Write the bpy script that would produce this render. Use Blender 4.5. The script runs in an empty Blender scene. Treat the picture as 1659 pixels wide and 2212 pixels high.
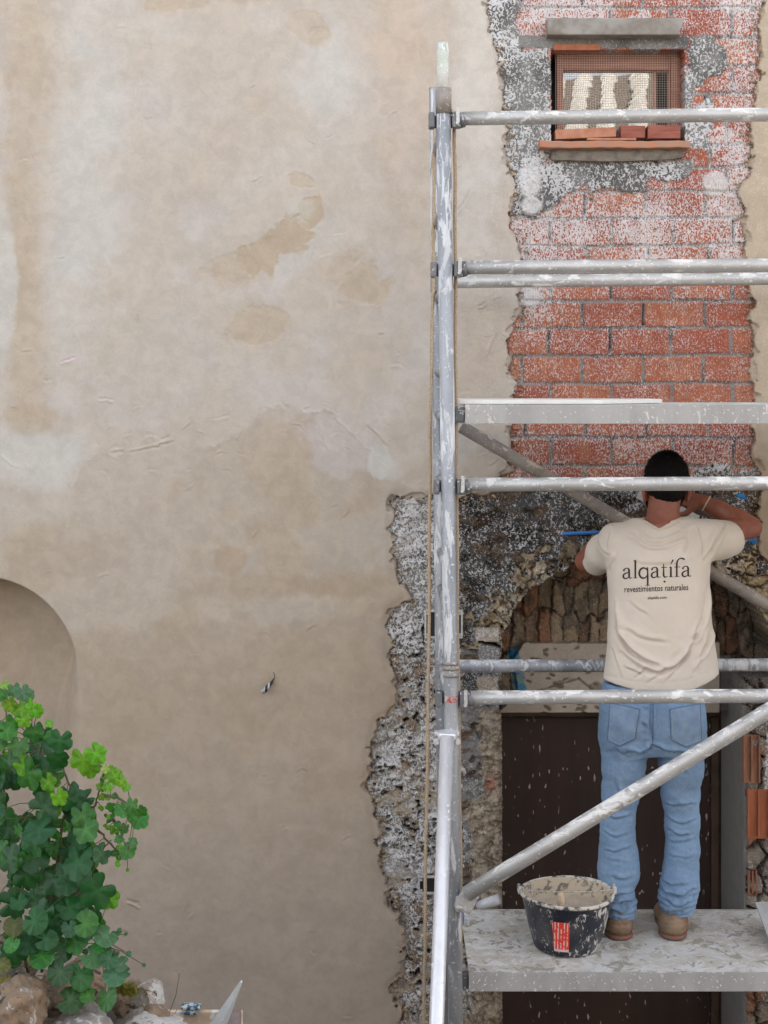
import bpy, bmesh, math, random
import numpy as np
from mathutils import Vector, Matrix
from mathutils.bvhtree import BVHTree

# ------------------------------------------------------------------ camera, sky, sun
scn = bpy.context.scene
CAMY, CAMZ, F, C0 = -5.95, 3.48, 3180.0, 829.5
cam_d = bpy.data.cameras.new("camera"); cam = bpy.data.objects.new("camera", cam_d)
scn.collection.objects.link(cam); scn.camera = cam
cam.location = (0, CAMY, CAMZ); cam.rotation_euler = (math.radians(90), 0, 0)
cam_d.sensor_fit = 'HORIZONTAL'; cam_d.sensor_width = 36.0
cam_d.lens = 36.0 * F / 1659.0
cam_d.shift_y = -(1106.0 - C0) / 1659.0
cam_d.clip_start = 0.05; cam_d.clip_end = 2000
SUN_EL, SUN_AZ = math.radians(33), math.radians(8)
world = bpy.data.worlds.new("World"); scn.world = world; world.use_nodes = True
wn = world.node_tree.nodes; wl = world.node_tree.links
sky = wn.new('ShaderNodeTexSky'); sky.sky_type = 'NISHITA'; sky.sun_disc = False
sky.sun_elevation = SUN_EL; sky.sun_rotation = SUN_AZ; sky.dust_density = 3.0; sky.ozone_density = 1.0
hs = wn.new('ShaderNodeHueSaturation'); hs.inputs['Saturation'].default_value = 0.28
wl.new(sky.outputs[0], hs.inputs['Color']); wl.new(hs.outputs[0], wn['Background'].inputs['Color'])
wn['Background'].inputs['Strength'].default_value = 0.15
sl = bpy.data.lights.new("sun", 'SUN'); sl.energy = 3.2; sl.angle = math.radians(0.5); sl.color = (1, .93, .84)
sun = bpy.data.objects.new("sun", sl); scn.collection.objects.link(sun)
sdir = Vector((math.sin(SUN_AZ) * math.cos(SUN_EL), math.cos(SUN_AZ) * math.cos(SUN_EL), math.sin(SUN_EL)))
sun.rotation_euler = sdir.to_track_quat('Z', 'Y').to_euler(); sun.location = (0, 0, 20)
scn.view_settings.view_transform = 'Standard'; scn.view_settings.look = 'None'
scn.view_settings.exposure = 2.38; scn.view_settings.gamma = 1.0
scn.cycles.max_bounces = 8; scn.cycles.diffuse_bounces = 4
scn.cycles.use_denoising = True

# ------------------------------------------------------------------ helpers
def P(u, v, d):
    """photo-measured direction (u, v) carried out to distance d in front of the lens"""
    return Vector(((u - C0) * d / F, CAMY + d, CAMZ - (v - C0) * d / F))
def link(o, parent=None):
    scn.collection.objects.link(o)
    if parent is not None: o.parent = parent
    return o
def tag(o, label=None, cat=None, group=None, kind=None):
    if label: o['label'] = label
    if cat: o['category'] = cat
    if group: o['group'] = group
    if kind: o['kind'] = kind
    return o
def thing(name, label, cat, group=None, loc=(0, 0, 0)):
    o = bpy.data.objects.new(name, None); o.location = loc; o.empty_display_size = .1
    link(o); return tag(o, label, cat, group)
def fast_mesh(name, V, Fq, mat, parent=None, col=None, smooth=True):
    me = bpy.data.meshes.new(name); V = np.asarray(V, np.float32); Fq = np.asarray(Fq, np.int32)
    k = Fq.shape[1]
    me.vertices.add(len(V)); me.vertices.foreach_set('co', V.ravel())
    me.loops.add(Fq.size); me.loops.foreach_set('vertex_index', Fq.ravel())
    me.polygons.add(len(Fq))
    me.polygons.foreach_set('loop_start', np.arange(0, Fq.size, k, dtype=np.int32))
    me.polygons.foreach_set('loop_total', np.full(len(Fq), k, np.int32))
    sm = np.full(len(Fq), smooth) if np.isscalar(smooth) else np.asarray(smooth)
    me.polygons.foreach_set('use_smooth', sm.astype(bool))
    if col is not None:
        a = me.color_attributes.new('Col', 'FLOAT_COLOR', 'POINT')
        a.data.foreach_set('color', np.asarray(col, np.float32).ravel())
    me.update(calc_edges=True); me.validate()
    if mat: me.materials.append(mat)
    o = bpy.data.objects.new(name, me); link(o, parent); return o
def bm_obj(name, bm, mat, parent=None, smooth=False, loc=None):
    me = bpy.data.meshes.new(name)
    bmesh.ops.recalc_face_normals(bm, faces=bm.faces[:])
    bm.to_mesh(me); bm.free()
    if smooth:
        for p in me.polygons: p.use_smooth = True
    if mat: me.materials.append(mat)
    o = bpy.data.objects.new(name, me); link(o, parent)
    if loc is not None: o.location = loc
    return o
def add_box(bm, c, s, rot=None, bevel=0.0):
    r = bmesh.ops.create_cube(bm, size=1.0)
    M = Matrix.Translation(Vector(c)) @ (rot.to_4x4() if rot is not None else Matrix.Identity(4)) @ Matrix.Diagonal((*s, 1))
    bmesh.ops.transform(bm, matrix=M, verts=r['verts'])
    if bevel > 0:
        es = list({e for v in r['verts'] for e in v.link_edges})
        bmesh.ops.bevel(bm, geom=es, offset=bevel, segments=2, affect='EDGES', profile=.6)
def add_tube(bm, pts, rad, n=12, cap=True, jitter=0):
    """tube through points; rad scalar or list"""
    pts = [Vector(p) for p in pts]
    rs = rad if isinstance(rad, (list, tuple)) else [rad] * len(pts)
    rings = []; prev = None
    for i, p in enumerate(pts):
        t = (pts[min(i + 1, len(pts) - 1)] - pts[max(i - 1, 0)]).normalized()
        if prev is None:
            a = t.orthogonal().normalized()
        else:
            a = (prev - t * prev.dot(t)).normalized()
        prev = a; b = t.cross(a)
        rings.append([bm.verts.new(p + (a * math.cos(2 * math.pi * k / n) + b * math.sin(2 * math.pi * k / n)) * rs[i]) for k in range(n)])
    for r0, r1 in zip(rings, rings[1:]):
        for k in range(n):
            f = bm.faces.new((r0[k], r0[(k + 1) % n], r1[(k + 1) % n], r1[k])); f.smooth = True
    if cap:
        bm.faces.new(list(reversed(rings[0]))); bm.faces.new(rings[-1])
def lathe(bm, prof, n=48, c=(0, 0, 0), sx=1, sy=1):
    rings = []
    for r, z in prof:
        rings.append([bm.verts.new((c[0] + r * sx * math.cos(2 * math.pi * k / n), c[1] + r * sy * math.sin(2 * math.pi * k / n), c[2] + z)) for k in range(n)])
    for r0, r1 in zip(rings, rings[1:]):
        for k in range(n):
            f = bm.faces.new((r0[k], r0[(k + 1) % n], r1[(k + 1) % n], r1[k])); f.smooth = True
    return rings

# ---- numpy noise
_rs = np.random.RandomState(7); _tab = _rs.rand(65536).astype(np.float32)
def _h(i, j, s):
    return _tab[((i * 73856093) ^ (j * 19349663) ^ (s * 83492791)) & 65535]
def vn(x, y, s=0):
    xi = np.floor(x).astype(np.int64); yi = np.floor(y).astype(np.int64)
    fx = x - xi; fy = y - yi; fx = fx * fx * fx * (fx * (fx * 6 - 15) + 10); fy = fy * fy * fy * (fy * (fy * 6 - 15) + 10)
    return ((_h(xi, yi, s) * (1 - fx) + _h(xi + 1, yi, s) * fx) * (1 - fy) + (_h(xi, yi + 1, s) * (1 - fx) + _h(xi + 1, yi + 1, s) * fx) * fy)
def fbm(x, y, s=0, o=4, g=.5):
    r = 0; a = 1; t = 0
    for k in range(o):
        ca, sa = math.cos(.6 + 1.1 * k), math.sin(.6 + 1.1 * k); q = 2.03 ** k
        r = r + a * (vn((x * ca - y * sa) * q + 17.3 * k, (x * sa + y * ca) * q + 9.1 * k, s + k * 31)); t += a; a *= g
    return r / t
def cell(x, y, s=0, jit=.8):
    """F1, F2 distances and id value of jittered cells"""
    xi = np.floor(x).astype(np.int64); yi = np.floor(y).astype(np.int64)
    F1 = np.full(x.shape, 9.0); F2 = F1.copy(); ID = np.zeros(x.shape)
    for a in (-1, 0, 1):
        for b in (-1, 0, 1):
            cx = xi + a; cy = yi + b
            px = cx + .5 + (_h(cx, cy, s) - .5) * jit; py = cy + .5 + (_h(cx, cy, s + 5) - .5) * jit
            d = np.hypot(x - px, y - py); idv = _h(cx, cy, s + 11)
            m = d < F1; F2 = np.where(m, F1, np.minimum(F2, d)); ID = np.where(m, idv, ID); F1 = np.where(m, d, F1)
    return F1, F2, ID
def sst(a, b, x):
    t = np.clip((x - a) / (b - a), 0, 1); return t * t * (3 - 2 * t)
def inpoly(x, y, poly):
    r = np.zeros(x.shape, bool); n = len(poly)
    for i in range(n):
        x0, y0 = poly[i]; x1, y1 = poly[(i + 1) % n]
        if y0 == y1: continue
        c = ((y0 > y) != (y1 > y)) & (x < (x1 - x0) * (y - y0) / (y1 - y0) + x0)
        r ^= c
    return r

# ---- node helper
class NT:
    def __init__(s, name):
        s.m = bpy.data.materials.new(name); s.m.use_nodes = True
        s.t = s.m.node_tree; s.b = s.t.nodes['Principled BSDF']
        s.tc = s.t.nodes.new('ShaderNodeTexCoord')
    def n(s, typ, **kw):
        nd = s.t.nodes.new(typ)
        for k, v in kw.items():
            if k in nd.bl_rna.properties.keys(): setattr(nd, k, v)
            else: nd.inputs[k.replace('_', ' ')].default_value = v
        return nd
    def L(s, a, b): s.t.links.new(a, b); return s
    def noise(s, scale, detail=2, rough=.5, dist=0, vec=None, sc=(1, 1, 1)):
        mp = s.n('ShaderNodeMapping'); mp.inputs['Scale'].default_value = sc
        s.L(vec or s.tc.outputs['Object'], mp.inputs['Vector'])
        nd = s.n('ShaderNodeTexNoise'); nd.inputs['Scale'].default_value = scale; nd.inputs['Detail'].default_value = detail
        nd.inputs['Roughness'].default_value = rough; nd.inputs['Distortion'].default_value = dist
        s.L(mp.outputs[0], nd.inputs['Vector']); return nd.outputs['Fac']
    def math(s, op, a, b=0.0, c=0.0):
        nd = s.n('ShaderNodeMath', operation=op)
        for i, v in enumerate((a, b, c)):
            if hasattr(v, 'is_output'): s.L(v, nd.inputs[i])
            else: nd.inputs[i].default_value = v
        return nd.outputs[0]
    def ramp(s, v, lo, hi, a=0.0, b=1.0):
        nd = s.n('ShaderNodeMapRange', interpolation_type='SMOOTHSTEP')
        for i, q in enumerate((v, lo, hi, a, b)):
            if hasattr(q, 'is_output'): s.L(q, nd.inputs[i])
            else: nd.inputs[i].default_value = q
        return nd.outputs[0]
    def mix(s, f, a, b, mode='MIX'):
        nd = s.n('ShaderNodeMix', data_type='RGBA', blend_type=mode)
        for i, q in ((0, f), (6, a), (7, b)):
            if hasattr(q, 'is_output'): s.L(q, nd.inputs[i])
            else: nd.inputs[i].default_value = q if i == 0 else (*q[:3], 1)
        return nd.outputs[2]
    def col(s, c):
        if hasattr(c, 'is_output'): s.L(c, s.b.inputs['Base Color'])
        else: s.b.inputs['Base Color'].default_value = (*c[:3], 1)
        return s
    def rough(s, r):
        if hasattr(r, 'is_output'): s.L(r, s.b.inputs['Roughness'])
        else: s.b.inputs['Roughness'].default_value = r
        return s
    def bump(s, h, strength=.5, dist=.002):
        nd = s.n('ShaderNodeBump'); nd.inputs['Strength'].default_value = strength; nd.inputs['Distance'].default_value = dist
        s.L(h, nd.inputs['Height']); s.L(nd.outputs[0], s.b.inputs['Normal']); return s

def mat_simple(name, c, c2=None, scale=20, rough=.6, metal=0, bump=.2, bd=.001, sc=(1, 1, 1), spec=None):
    t = NT(name); n = t.noise(scale, 4, .6, .2, sc=sc)
    t.col(t.mix(t.ramp(n, .35, .65), c, c2 or tuple(x * .8 for x in c)))
    t.rough(t.ramp(n, .2, .8, rough * .85, min(1, rough * 1.15))); t.b.inputs['Metallic'].default_value = metal
    if spec is not None: t.b.inputs['Specular IOR Level'].default_value = spec
    t.bump(t.noise(scale * 3, 3, sc=sc), bump, bd); return t.m

WHITE = (.56, .55, .545)
def mat_wall(name, worm=88, stretch=(1, 1, 1), ribs=False, fine=.12, bumpd=.003):
    t = NT(name)
    at = t.n('ShaderNodeVertexColor', layer_name='Col')
    alpha = at.outputs['Alpha']; base = at.outputs['Color']
    f = t.noise(180, 3, .6); g = t.noise(17, 5, .65, .4)
    base = t.mix(1.0, base, t.mix(t.ramp(f, .3, .7), (1 - fine,) * 3, (1 + fine,) * 3), 'MULTIPLY')
    base = t.mix(1.0, base, t.mix(t.ramp(g, .3, .7), (.93,) * 3, (1.07,) * 3), 'MULTIPLY')
    h = t.math('MULTIPLY', f, .35)
    if ribs:
        w = t.n('ShaderNodeTexWave', wave_type='BANDS', bands_direction='X'); w.inputs['Scale'].default_value = 32
        w.inputs['Distortion'].default_value = .6; t.L(t.tc.outputs['Object'], w.inputs['Vector'])
        h = t.math('ADD', h, t.math('MULTIPLY', w.outputs['Fac'], .35))
        base = t.mix(t.math('MULTIPLY', w.outputs['Fac'], .22), base, t.mix(1.0, base, (.45, .4, .4), 'MULTIPLY'))
    n1 = t.noise(worm, 1.0, .5, .6, sc=stretch); n2 = t.noise(worm * 1.15, 0, .5, .2, sc=(1.1, 1, .8))
    a = t.math('ABSOLUTE', t.math('SUBTRACT', n1, .5))
    th = t.math('MULTIPLY', alpha, .138)
    worms = t.ramp(t.math('SUBTRACT', th, a), -.022, .024)
    gate = t.ramp(t.math('ADD', n2, t.math('MULTIPLY', alpha, .22)), .50, .57)
    fac = t.math('MULTIPLY', worms, gate)
    fac = t.math('MULTIPLY', fac, t.ramp(alpha, .02, .08))
    wcol = t.mix(t.ramp(g, .35, .65), WHITE, (.66, .65, .66))
    t.col(t.mix(t.math('MULTIPLY', fac, .80), base, wcol)); t.rough(t.ramp(f, .2, .8, .82, .98)); t.b.inputs['Specular IOR Level'].default_value = .25
    h = t.math('ADD', h, t.math('MULTIPLY', fac, .9))
    t.bump(h, .7, bumpd); return t.m
# ------------------------------------------------------------------ the house wall (height field split into its coats)
house = thing("stone_house", "old brick and stone house with beige plaster, arched doorway and small red-framed window", "house")
PX = 5.95 / F
ST = 2.2
def axis(lo, hi, far_lo, far_hi):
    core = np.arange(lo, hi, ST); out = [core]; p = hi; s = 4.0; r = []
    while p < far_hi: r.append(p); p += s; s = min(s * 1.25, 160)
    out.append(np.array(r + [far_hi])); p = lo - 4; s = 4.0; r = []
    while p > far_lo: r.append(p); p -= s; s = min(s * 1.25, 160)
    out.insert(0, np.array([far_lo] + r[::-1])); return np.concatenate(out)
ua = axis(-40, 1810, -3200, 4800); wa = axis(-40, 2684, -2750, 2688)
U, W = np.meshgrid(ua, wa)      # rows: W (down), cols: U
nu, nw = len(ua), len(wa)
# exposed (unplastered) area
L_edge = [(1050,-400),(1050,0),(1048,40),(1058,60),(1070,95),(1074,130),(1086,180),(1084,240),(1093,290),(1098,350),(1105,380),(1112,400),(1107,440),(1112,500),(1120,560),(1119,610),(1120,650),(1132,672),(1112,700),(1098,730),(1110,765),(1102,800),(1114,830),(1108,860),(1110,900),(1100,930),(1104,960),(1098,1000),(1112,1018),(1085,1032),(1068,1058),(1040,1068),(1000,1072),(985,1082),(965,1078),(928,1064),(890,1078),(850,1078),(835,1084),(836,1092),(848,1108),(850,1150),(862,1165),(850,1190),(862,1215),(858,1255),(872,1262),(882,1288),(868,1305),(850,1322),(846,1350),(850,1375),(858,1395),(846,1415),(848,1440),(856,1470),(858,1495),(852,1530),(838,1545),(815,1552),(806,1568),(808,1590),(802,1620),(806,1660),(795,1690),(808,1720),(818,1745),(816,1770),(830,1795),(806,1812),(822,1830),(820,1870),(836,1890),(838,1915),(828,1938),(842,1962),(862,1972),(868,2000),(876,2020),(862,2040),(868,2055),(862,2075),(866,2095),(846,2120),(842,2140),(852,2160),(864,2175),(860,2200),(866,2240),(862,2300),(880,2700),(1775,2700),
 (1770,2400),(1785,2100),(1772,1800),(1786,1500),(1778,1240),(1720,1224),(1660,1212),(1644,1195),(1640,1165),(1646,1130),(1636,1090),(1642,1040),(1632,1010),(1620,985),(1622,940),(1618,900),(1632,860),(1628,830),(1612,800),(1620,760),(1614,700),(1622,660),(1612,620),(1618,590),(1604,560),(1612,520),(1598,480),(1604,440),(1592,415),(1606,380),(1616,330),(1618,280),(1628,230),(1636,180),(1634,130),(1646,90),(1642,40),(1650,0),(1652,-400)]
jx = (fbm(U/18, W/18, 3, 3, .5) - .5) * 26 + (fbm(U/60, W/60, 4, 2) - .5) * 20
jy = (fbm(U/18, W/18, 8, 3, .5) - .5) * 22
E = inpoly(U + jx, W + jy, L_edge)
# distance to the edge of the coat, from a blurred mask
def blur(m, r):
    a = m.astype(np.float64)
    for ax in (0, 1):
        c = np.cumsum(a, axis=ax); k = r
        a = (np.take(c, np.minimum(np.arange(a.shape[ax]) + k, a.shape[ax] - 1), axis=ax) - np.take(c, np.maximum(np.arange(a.shape[ax]) - k - 1, 0), axis=ax)) / (2 * k + 1)
    return a
Eb = blur(E, 4); Eb2 = blur(blur(E, 7), 7)
nA = fbm(U/90, W/90, 21, 5); nB = fbm(U/38, W/38, 22, 4); nC = fbm(U/220, W/220, 23, 4); nD = fbm(U/9, W/9, 24, 3)
H = np.zeros(U.shape); COL = np.zeros(U.shape + (3,)); SP = np.zeros(U.shape); CLS = np.full(U.shape, 1)
def setc(m, c): COL[m] = c
def blend(f, c):
    COL[:] = COL * (1 - f[..., None]) + np.array(c) * f[..., None]
def lerpc(a, b, f): return np.array(a) * (1 - f[..., None]) + np.array(b) * f[..., None]
# ---- plaster colours: pale lilac above, browner damp coat below, with stains
COL[:] = lerpc((.468,.425,.388), (.452,.398,.345), sst(.40, .62, nA))
blend(.4 * sst(.5, .64, nC), (.46,.40,.335))
# blobs: u, v, ru, rv, angle, colour, strength, softness
TAN = (.415,.335,.25); PALE = (.485,.47,.435); LIL = (.46,.41,.39)
blobs = [(70,300,48,330,3,TAN,.75,.5),(60,720,44,260,-4,TAN,.7,.5),(40,60,60,90,0,TAN,.5,.7),(185,420,70,330,4,PALE,.7,.6),(15,620,22,150,0,PALE,.9,.3),
 (230,60,90,110,10,PALE,.35,.8),(700,165,75,60,0,PALE,.7,.8),(650,540,80,34,-40,PALE,.5,.6),(360,6,50,32,0,TAN,.85,.25),(440,4,22,18,0,TAN,.6,.3),(530,-6,60,16,0,TAN,.6,.4),
 (665,62,38,30,15,TAN,.55,.3),(690,84,20,18,0,TAN,.5,.3),(672,458,36,36,0,TAN,1,.14),(620,505,52,40,-35,TAN,1,.14),(560,552,44,36,-25,TAN,1,.16),(500,585,62,34,0,TAN,.75,.3),
 (645,450,34,30,0,PALE,.55,.3),(780,615,46,54,20,TAN,.9,.3),(735,590,40,30,0,TAN,.5,.5),(562,705,60,44,0,TAN,.85,.3),(655,395,26,16,20,TAN,.6,.3),(560,225,34,34,0,TAN,.35,.6),(440,300,70,120,5,TAN,.22,.7),
 (880,170,70,300,0,(.46,.36,.27),.55,.7),(840,100,60,60,0,(.46,.36,.27),.4,.7),(780,800,60,60,0,(.46,.37,.27),.35,.7),(300,780,130,80,0,(.42,.36,.28),.35,.8),
 (1030,200,40,420,0,(.54,.51,.46),.7,.6),(1040,760,50,150,0,(.45,.375,.30),.6,.5)]
for (u, v, ru, rv, an, c, st, so) in blobs:
    a = math.radians(an); dx = U - u; dy = W - v
    q = np.hypot((dx * math.cos(a) + dy * math.sin(a)) / ru, (-dx * math.sin(a) + dy * math.cos(a)) / rv)
    q = q + (nB - .5) * 1.1 + (nD - .5) * .25
    f = st * .85 * (sst(1 + so * 1.2, 1 - so * .8, q + (nA - .5) * .8) if so > .2 else 1.15 * sst(1 + so * .8, 1 - so * .6, q + (fbm(U/24, W/24, 44, 4) - .5) * .9))
    blend(f, c)
    if c == TAN and so < .35: H[:] -= .0016 * sst(1.06, .94, q)
# lower coat boundaries
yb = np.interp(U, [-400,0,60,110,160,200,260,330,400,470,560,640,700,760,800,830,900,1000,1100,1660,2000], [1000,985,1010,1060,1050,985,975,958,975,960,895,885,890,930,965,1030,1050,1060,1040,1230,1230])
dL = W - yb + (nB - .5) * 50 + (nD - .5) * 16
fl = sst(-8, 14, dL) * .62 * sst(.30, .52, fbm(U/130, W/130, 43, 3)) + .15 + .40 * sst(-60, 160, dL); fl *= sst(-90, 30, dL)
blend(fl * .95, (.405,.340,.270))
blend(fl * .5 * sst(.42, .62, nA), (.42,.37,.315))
ridge = np.exp(-(dL / 5) ** 2) * sst(.4, .6, fbm(U/50, W/50, 41, 3)); H += .0025 * ridge
for (u, v, ru, rv, c, st, so) in [(80,980,110,60,PALE,.75,.3),(100,1040,60,24,PALE,.5,.4),(710,940,55,55,LIL,.75,.25),(745,985,70,45,LIL,.7,.25),(820,1000,24,38,PALE,.95,.12),(850,1020,22,24,PALE,.6,.2),(165,775,26,10,(.5,.43,.42),.9,.2),(80,905,60,36,TAN,.6,.3),
      (495,1210,34,34,(.36,.265,.18),.8,.2),(560,1265,140,26,(.35,.265,.185),.55,.4),(740,1260,90,24,(.35,.265,.185),.5,.4),(330,1230,200,80,(.40,.345,.285),.6,.6),(150,1200,120,60,(.36,.29,.225),.35,.6)]:
    q = np.hypot((U - u) / ru, (W - v) / rv) + (nB - .5) * .9 + (nD - .5) * .3
    blend(st * sst(1 + so, 1 - so, q), c)
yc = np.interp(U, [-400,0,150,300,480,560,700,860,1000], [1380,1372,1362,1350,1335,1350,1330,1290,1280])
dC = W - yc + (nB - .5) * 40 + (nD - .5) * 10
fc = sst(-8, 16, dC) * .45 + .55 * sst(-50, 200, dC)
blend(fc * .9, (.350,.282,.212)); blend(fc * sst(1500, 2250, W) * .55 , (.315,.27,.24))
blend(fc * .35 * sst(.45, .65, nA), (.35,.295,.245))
blend(sst(1590, 1600, U) * .9, (.43,.345,.25)); blend(sst(1590, 1600, U) * sst(900, 1200, W) * .7, (.37,.285,.20))
HP = .030 + (nC - .5) * .012 + (nA - .5) * .004 + (fbm(U/110, W/60, 27, 3) - .5) * .0024 + (nD - .5) * .0005 + H * .8
lower = sst(-20, 60, dL)
HP += lower * (fbm(U/90, W/50, 28, 3) - .5) * .002
# bottom right of the coat between posts
# niche on the left
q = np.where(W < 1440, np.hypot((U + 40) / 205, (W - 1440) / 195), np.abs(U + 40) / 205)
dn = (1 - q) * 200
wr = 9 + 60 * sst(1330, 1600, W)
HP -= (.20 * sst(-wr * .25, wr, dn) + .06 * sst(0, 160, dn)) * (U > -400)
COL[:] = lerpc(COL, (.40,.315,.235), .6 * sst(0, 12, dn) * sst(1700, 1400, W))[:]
# trowel marks, scratches and lumps
rr = np.random.RandomState(11)
def mark(u, v, ln, an, wd, amp, curl=0):
    i0 = int((u + 40) / ST); j0 = int((v + 40) / ST); off_u = np.searchsorted(ua, -40); off_w = np.searchsorted(wa, -40)
    R = int((ln + 3 * wd) / ST) + 2
    a0, a1 = max(off_u + i0 - R, 0), min(off_u + i0 + R, nu); b0, b1 = max(off_w + j0 - R, 0), min(off_w + j0 + R, nw)
    if a1 <= a0 or b1 <= b0: return
    x = U[b0:b1, a0:a1] - u; y = W[b0:b1, a0:a1] - v
    ca, sa = math.cos(an), math.sin(an); s = x * ca + y * sa; t = -x * sa + y * ca - curl * s * s / max(ln, 1) + (nD[b0:b1, a0:a1] - .5) * 7
    k = sst(ln, ln * .5, np.abs(s))
    HP[b0:b1, a0:a1] += amp * k * (np.exp(-(t / wd) ** 2) - .9 * np.exp(-((t - 1.9 * wd) / wd) ** 2))
for k in range(190):
    u = rr.uniform(-20, 930) if k % 3 else rr.uniform(960, 1110); v = rr.uniform(0, 2200) if k % 3 else rr.uniform(350, 1060)
    if k > 150: u = rr.uniform(200, 860); v = yb[0, 0] * 0 + np.interp(u, [0,200,470,640,760,860], [1000,985,960,885,930,1050]) + rr.normal(0, 45)
    if k > 200: u = rr.uniform(150, 860); v = rr.normal(1360, 60)
    mark(u, v, rr.uniform(5, 20), rr.normal(-.25, .7), rr.uniform(1.5, 2.6), rr.choice([-1, 1]) * rr.uniform(.0005, .0020), rr.uniform(-.6, .6))
for (u, v, ln, an, amp) in [(232,862,20,.1,-.004),(290,1943,16,.15,-.006),(300,1950,9,.6,-.006),(272,2010,6,.3,-.005),(300,690,12,1.3,-.003),(712,672,22,1.6,.003),(815,935,40,.8,.004),(700,945,34,1.3,.003),(330,962,60,-.25,.003),(150,778,20,-.35,-.003),(1063,745,34,1.9,-.003),(1040,660,12,-.6,-.005),(1000,440,40,-1.0,-.004),(980,1265,10,0,.003)]:
    mark(u, v, ln, an, 2.2, amp)
# ---- substrate
S = np.zeros(U.shape); SC = np.zeros(COL.shape); HS = np.zeros(U.shape)
def sc(f, c): SC[:] = SC * (1 - f[..., None]) + np.array(c) * f[..., None]
w1 = (nB - .5) * 46 + (nD - .5) * 16; w2 = (fbm(U/30, W/30, 51, 4) - .5) * 46
Uj, Wj = U + w1, W + w2
rows = [-62,18,81,140,200,258,312,360,412,471,531,590,650,709,769,829,887,945,1007,1068,1130,1190,1250]
wob = (fbm(U/150, W/150, 61, 2) - .5) * 8
Wr = W + wob; ri = np.clip(np.searchsorted(np.array(rows), Wr) - 1, 0, len(rows) - 2)
r0 = np.array(rows)[ri]; r1 = np.array(rows)[ri + 1]
offs = np.where(ri % 2 == 1, 1183 - 131 * 9, 1263 - 131 * 9) + (_tab[(ri * 977) & 65535] - .5) * 16
bx = (U + (fbm(U/40, W/40, 62, 2) - .5) * 5 - offs) / 131.0
bi = np.floor(bx).astype(int); bj = (_tab[(bi * 131 + ri * 733) & 65535] - .5) * 7
fx = (bx - bi) * 131; fx = np.minimum(fx, 131 - fx) * np.where(fx < 65, 1, 1) ; fz = np.minimum(Wr - r0, r1 - Wr)
jw = 3.2 + (nD - .5) * 3
edge = np.minimum(fx - jw, fz - jw * .9)
inb = sst(-1.2, 1.8, edge)
idb = _tab[(bi * 4241 + ri * 9173 + 77) & 65535]
brc = lerpc((.40,.135,.072), (.33,.085,.050), idb) ; brc = lerpc(brc, np.array((.46,.20,.11)) + 0 * brc, .5 * sst(.55, .75, fbm(U/30, W/80, 63, 3)))
joint = lerpc((.25,.235,.22), (.13,.12,.115), sst(.45, .65, nB))
SC[:] = joint * (1 - inb[..., None]) + brc * inb[..., None]
deepj = sst(.72, .8, _tab[(bi * 517 + ri * 331 + 5) & 65535]) * (fz > 6) * sst(3, 0, np.abs(fx))
SC[:] *= (1 - .8 * deepj)[..., None]
HS = inb * .006 + (nB - .5) * .006 + (idb - .5) * .004 - deepj * .012 + (nD - .5) * .002
# splatter density over the bricks
S = np.full(U.shape, .34)
S = S + .42 * np.exp(-((W - 490) / 95) ** 2) + .30 * np.exp(-((U - 1140) / 70) ** 2) * sst(760, 660, W) + .36 * sst(1520, 1600, U) * sst(640, 500, W)
S -= .04 * sst(600, 680, W) * sst(1000, 900, W) * sst(1180, 1280, U); S += .18 * sst(900, 960, W)*sst(1060,1000,W); S += .15 * sst(120, 20, W)
S += .55 * sst(.56, .70, fbm(U/70, W/70, 66, 3)) * sst(620, 560, W)
S *= np.where(inb > .5, 1, .9)
S += (nB - .5) * .4; S += .35 * np.exp(-(((U - 1150) / 45) ** 2 + ((W - 640) / 40) ** 2))
clean = np.exp(-(((U - 1260) / 45) ** 2 + ((W - 975) / 22) ** 4)); S -= .3 * clean
# grey cement areas
cm = inpoly(Uj, Wj, [(1000,-300),(1112,-300),(1116,60),(1130,110),(1190,104),(1192,310),(1180,345),(1500,345),(1478,372),(1400,392),(1395,415),(1300,412),(1210,424),(1150,470),(1090,470),(1000,300)])
cm |= inpoly(U + w1 * .7, W + w2 * .6, [(1480,85),(1530,70),(1565,110),(1560,160),(1500,185),(1490,250),(1530,200),(1545,240),(1520,300),(1540,330),(1478,320)])
cm |= inpoly(U + w1 * .15, W + w2 * .15, [(1120,78),(1484,78),(1484,108),(1120,104)])
lo = W + (nB - .5) * 44 + np.where(U > 1500, 26, 0) > 1036; cm |= lo
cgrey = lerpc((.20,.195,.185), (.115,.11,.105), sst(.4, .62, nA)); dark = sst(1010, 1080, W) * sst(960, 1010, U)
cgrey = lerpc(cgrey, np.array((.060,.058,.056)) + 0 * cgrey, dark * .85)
cgrey = lerpc(cgrey, np.array((.22,.21,.20)) + 0 * cgrey, .7 * sst(1240, 1400, W) * (U > 980))
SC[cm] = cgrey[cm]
HS = np.where(cm, .012 + (nA - .5) * .02 + (nB - .5) * .012 + (nD - .5) * .003, HS)
cs = .42 + .45 * sst(.45, .62, fbm(U/60, W/60, 67, 3)) * sst(1000, 900, W) + (nB - .5) * .5
cs = np.where(W > 1000, .34 + (nB - .5) * .7 + .42 * (1 - dark) + .25 * np.exp(-((U - 880) / 40) ** 2) * sst(1250, 1120, W), cs)
cs -= .35 * np.exp(-(((U - 1160) / 30) ** 2 + ((W - 215) / 50) ** 2))
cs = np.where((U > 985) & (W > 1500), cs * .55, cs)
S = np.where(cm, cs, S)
flat = inpoly(U, W, [(1120,78),(1484,78),(1484,108),(1120,104)]); S[flat] = .1
nE = fbm(U/16, W/12, 90, 4)
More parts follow.
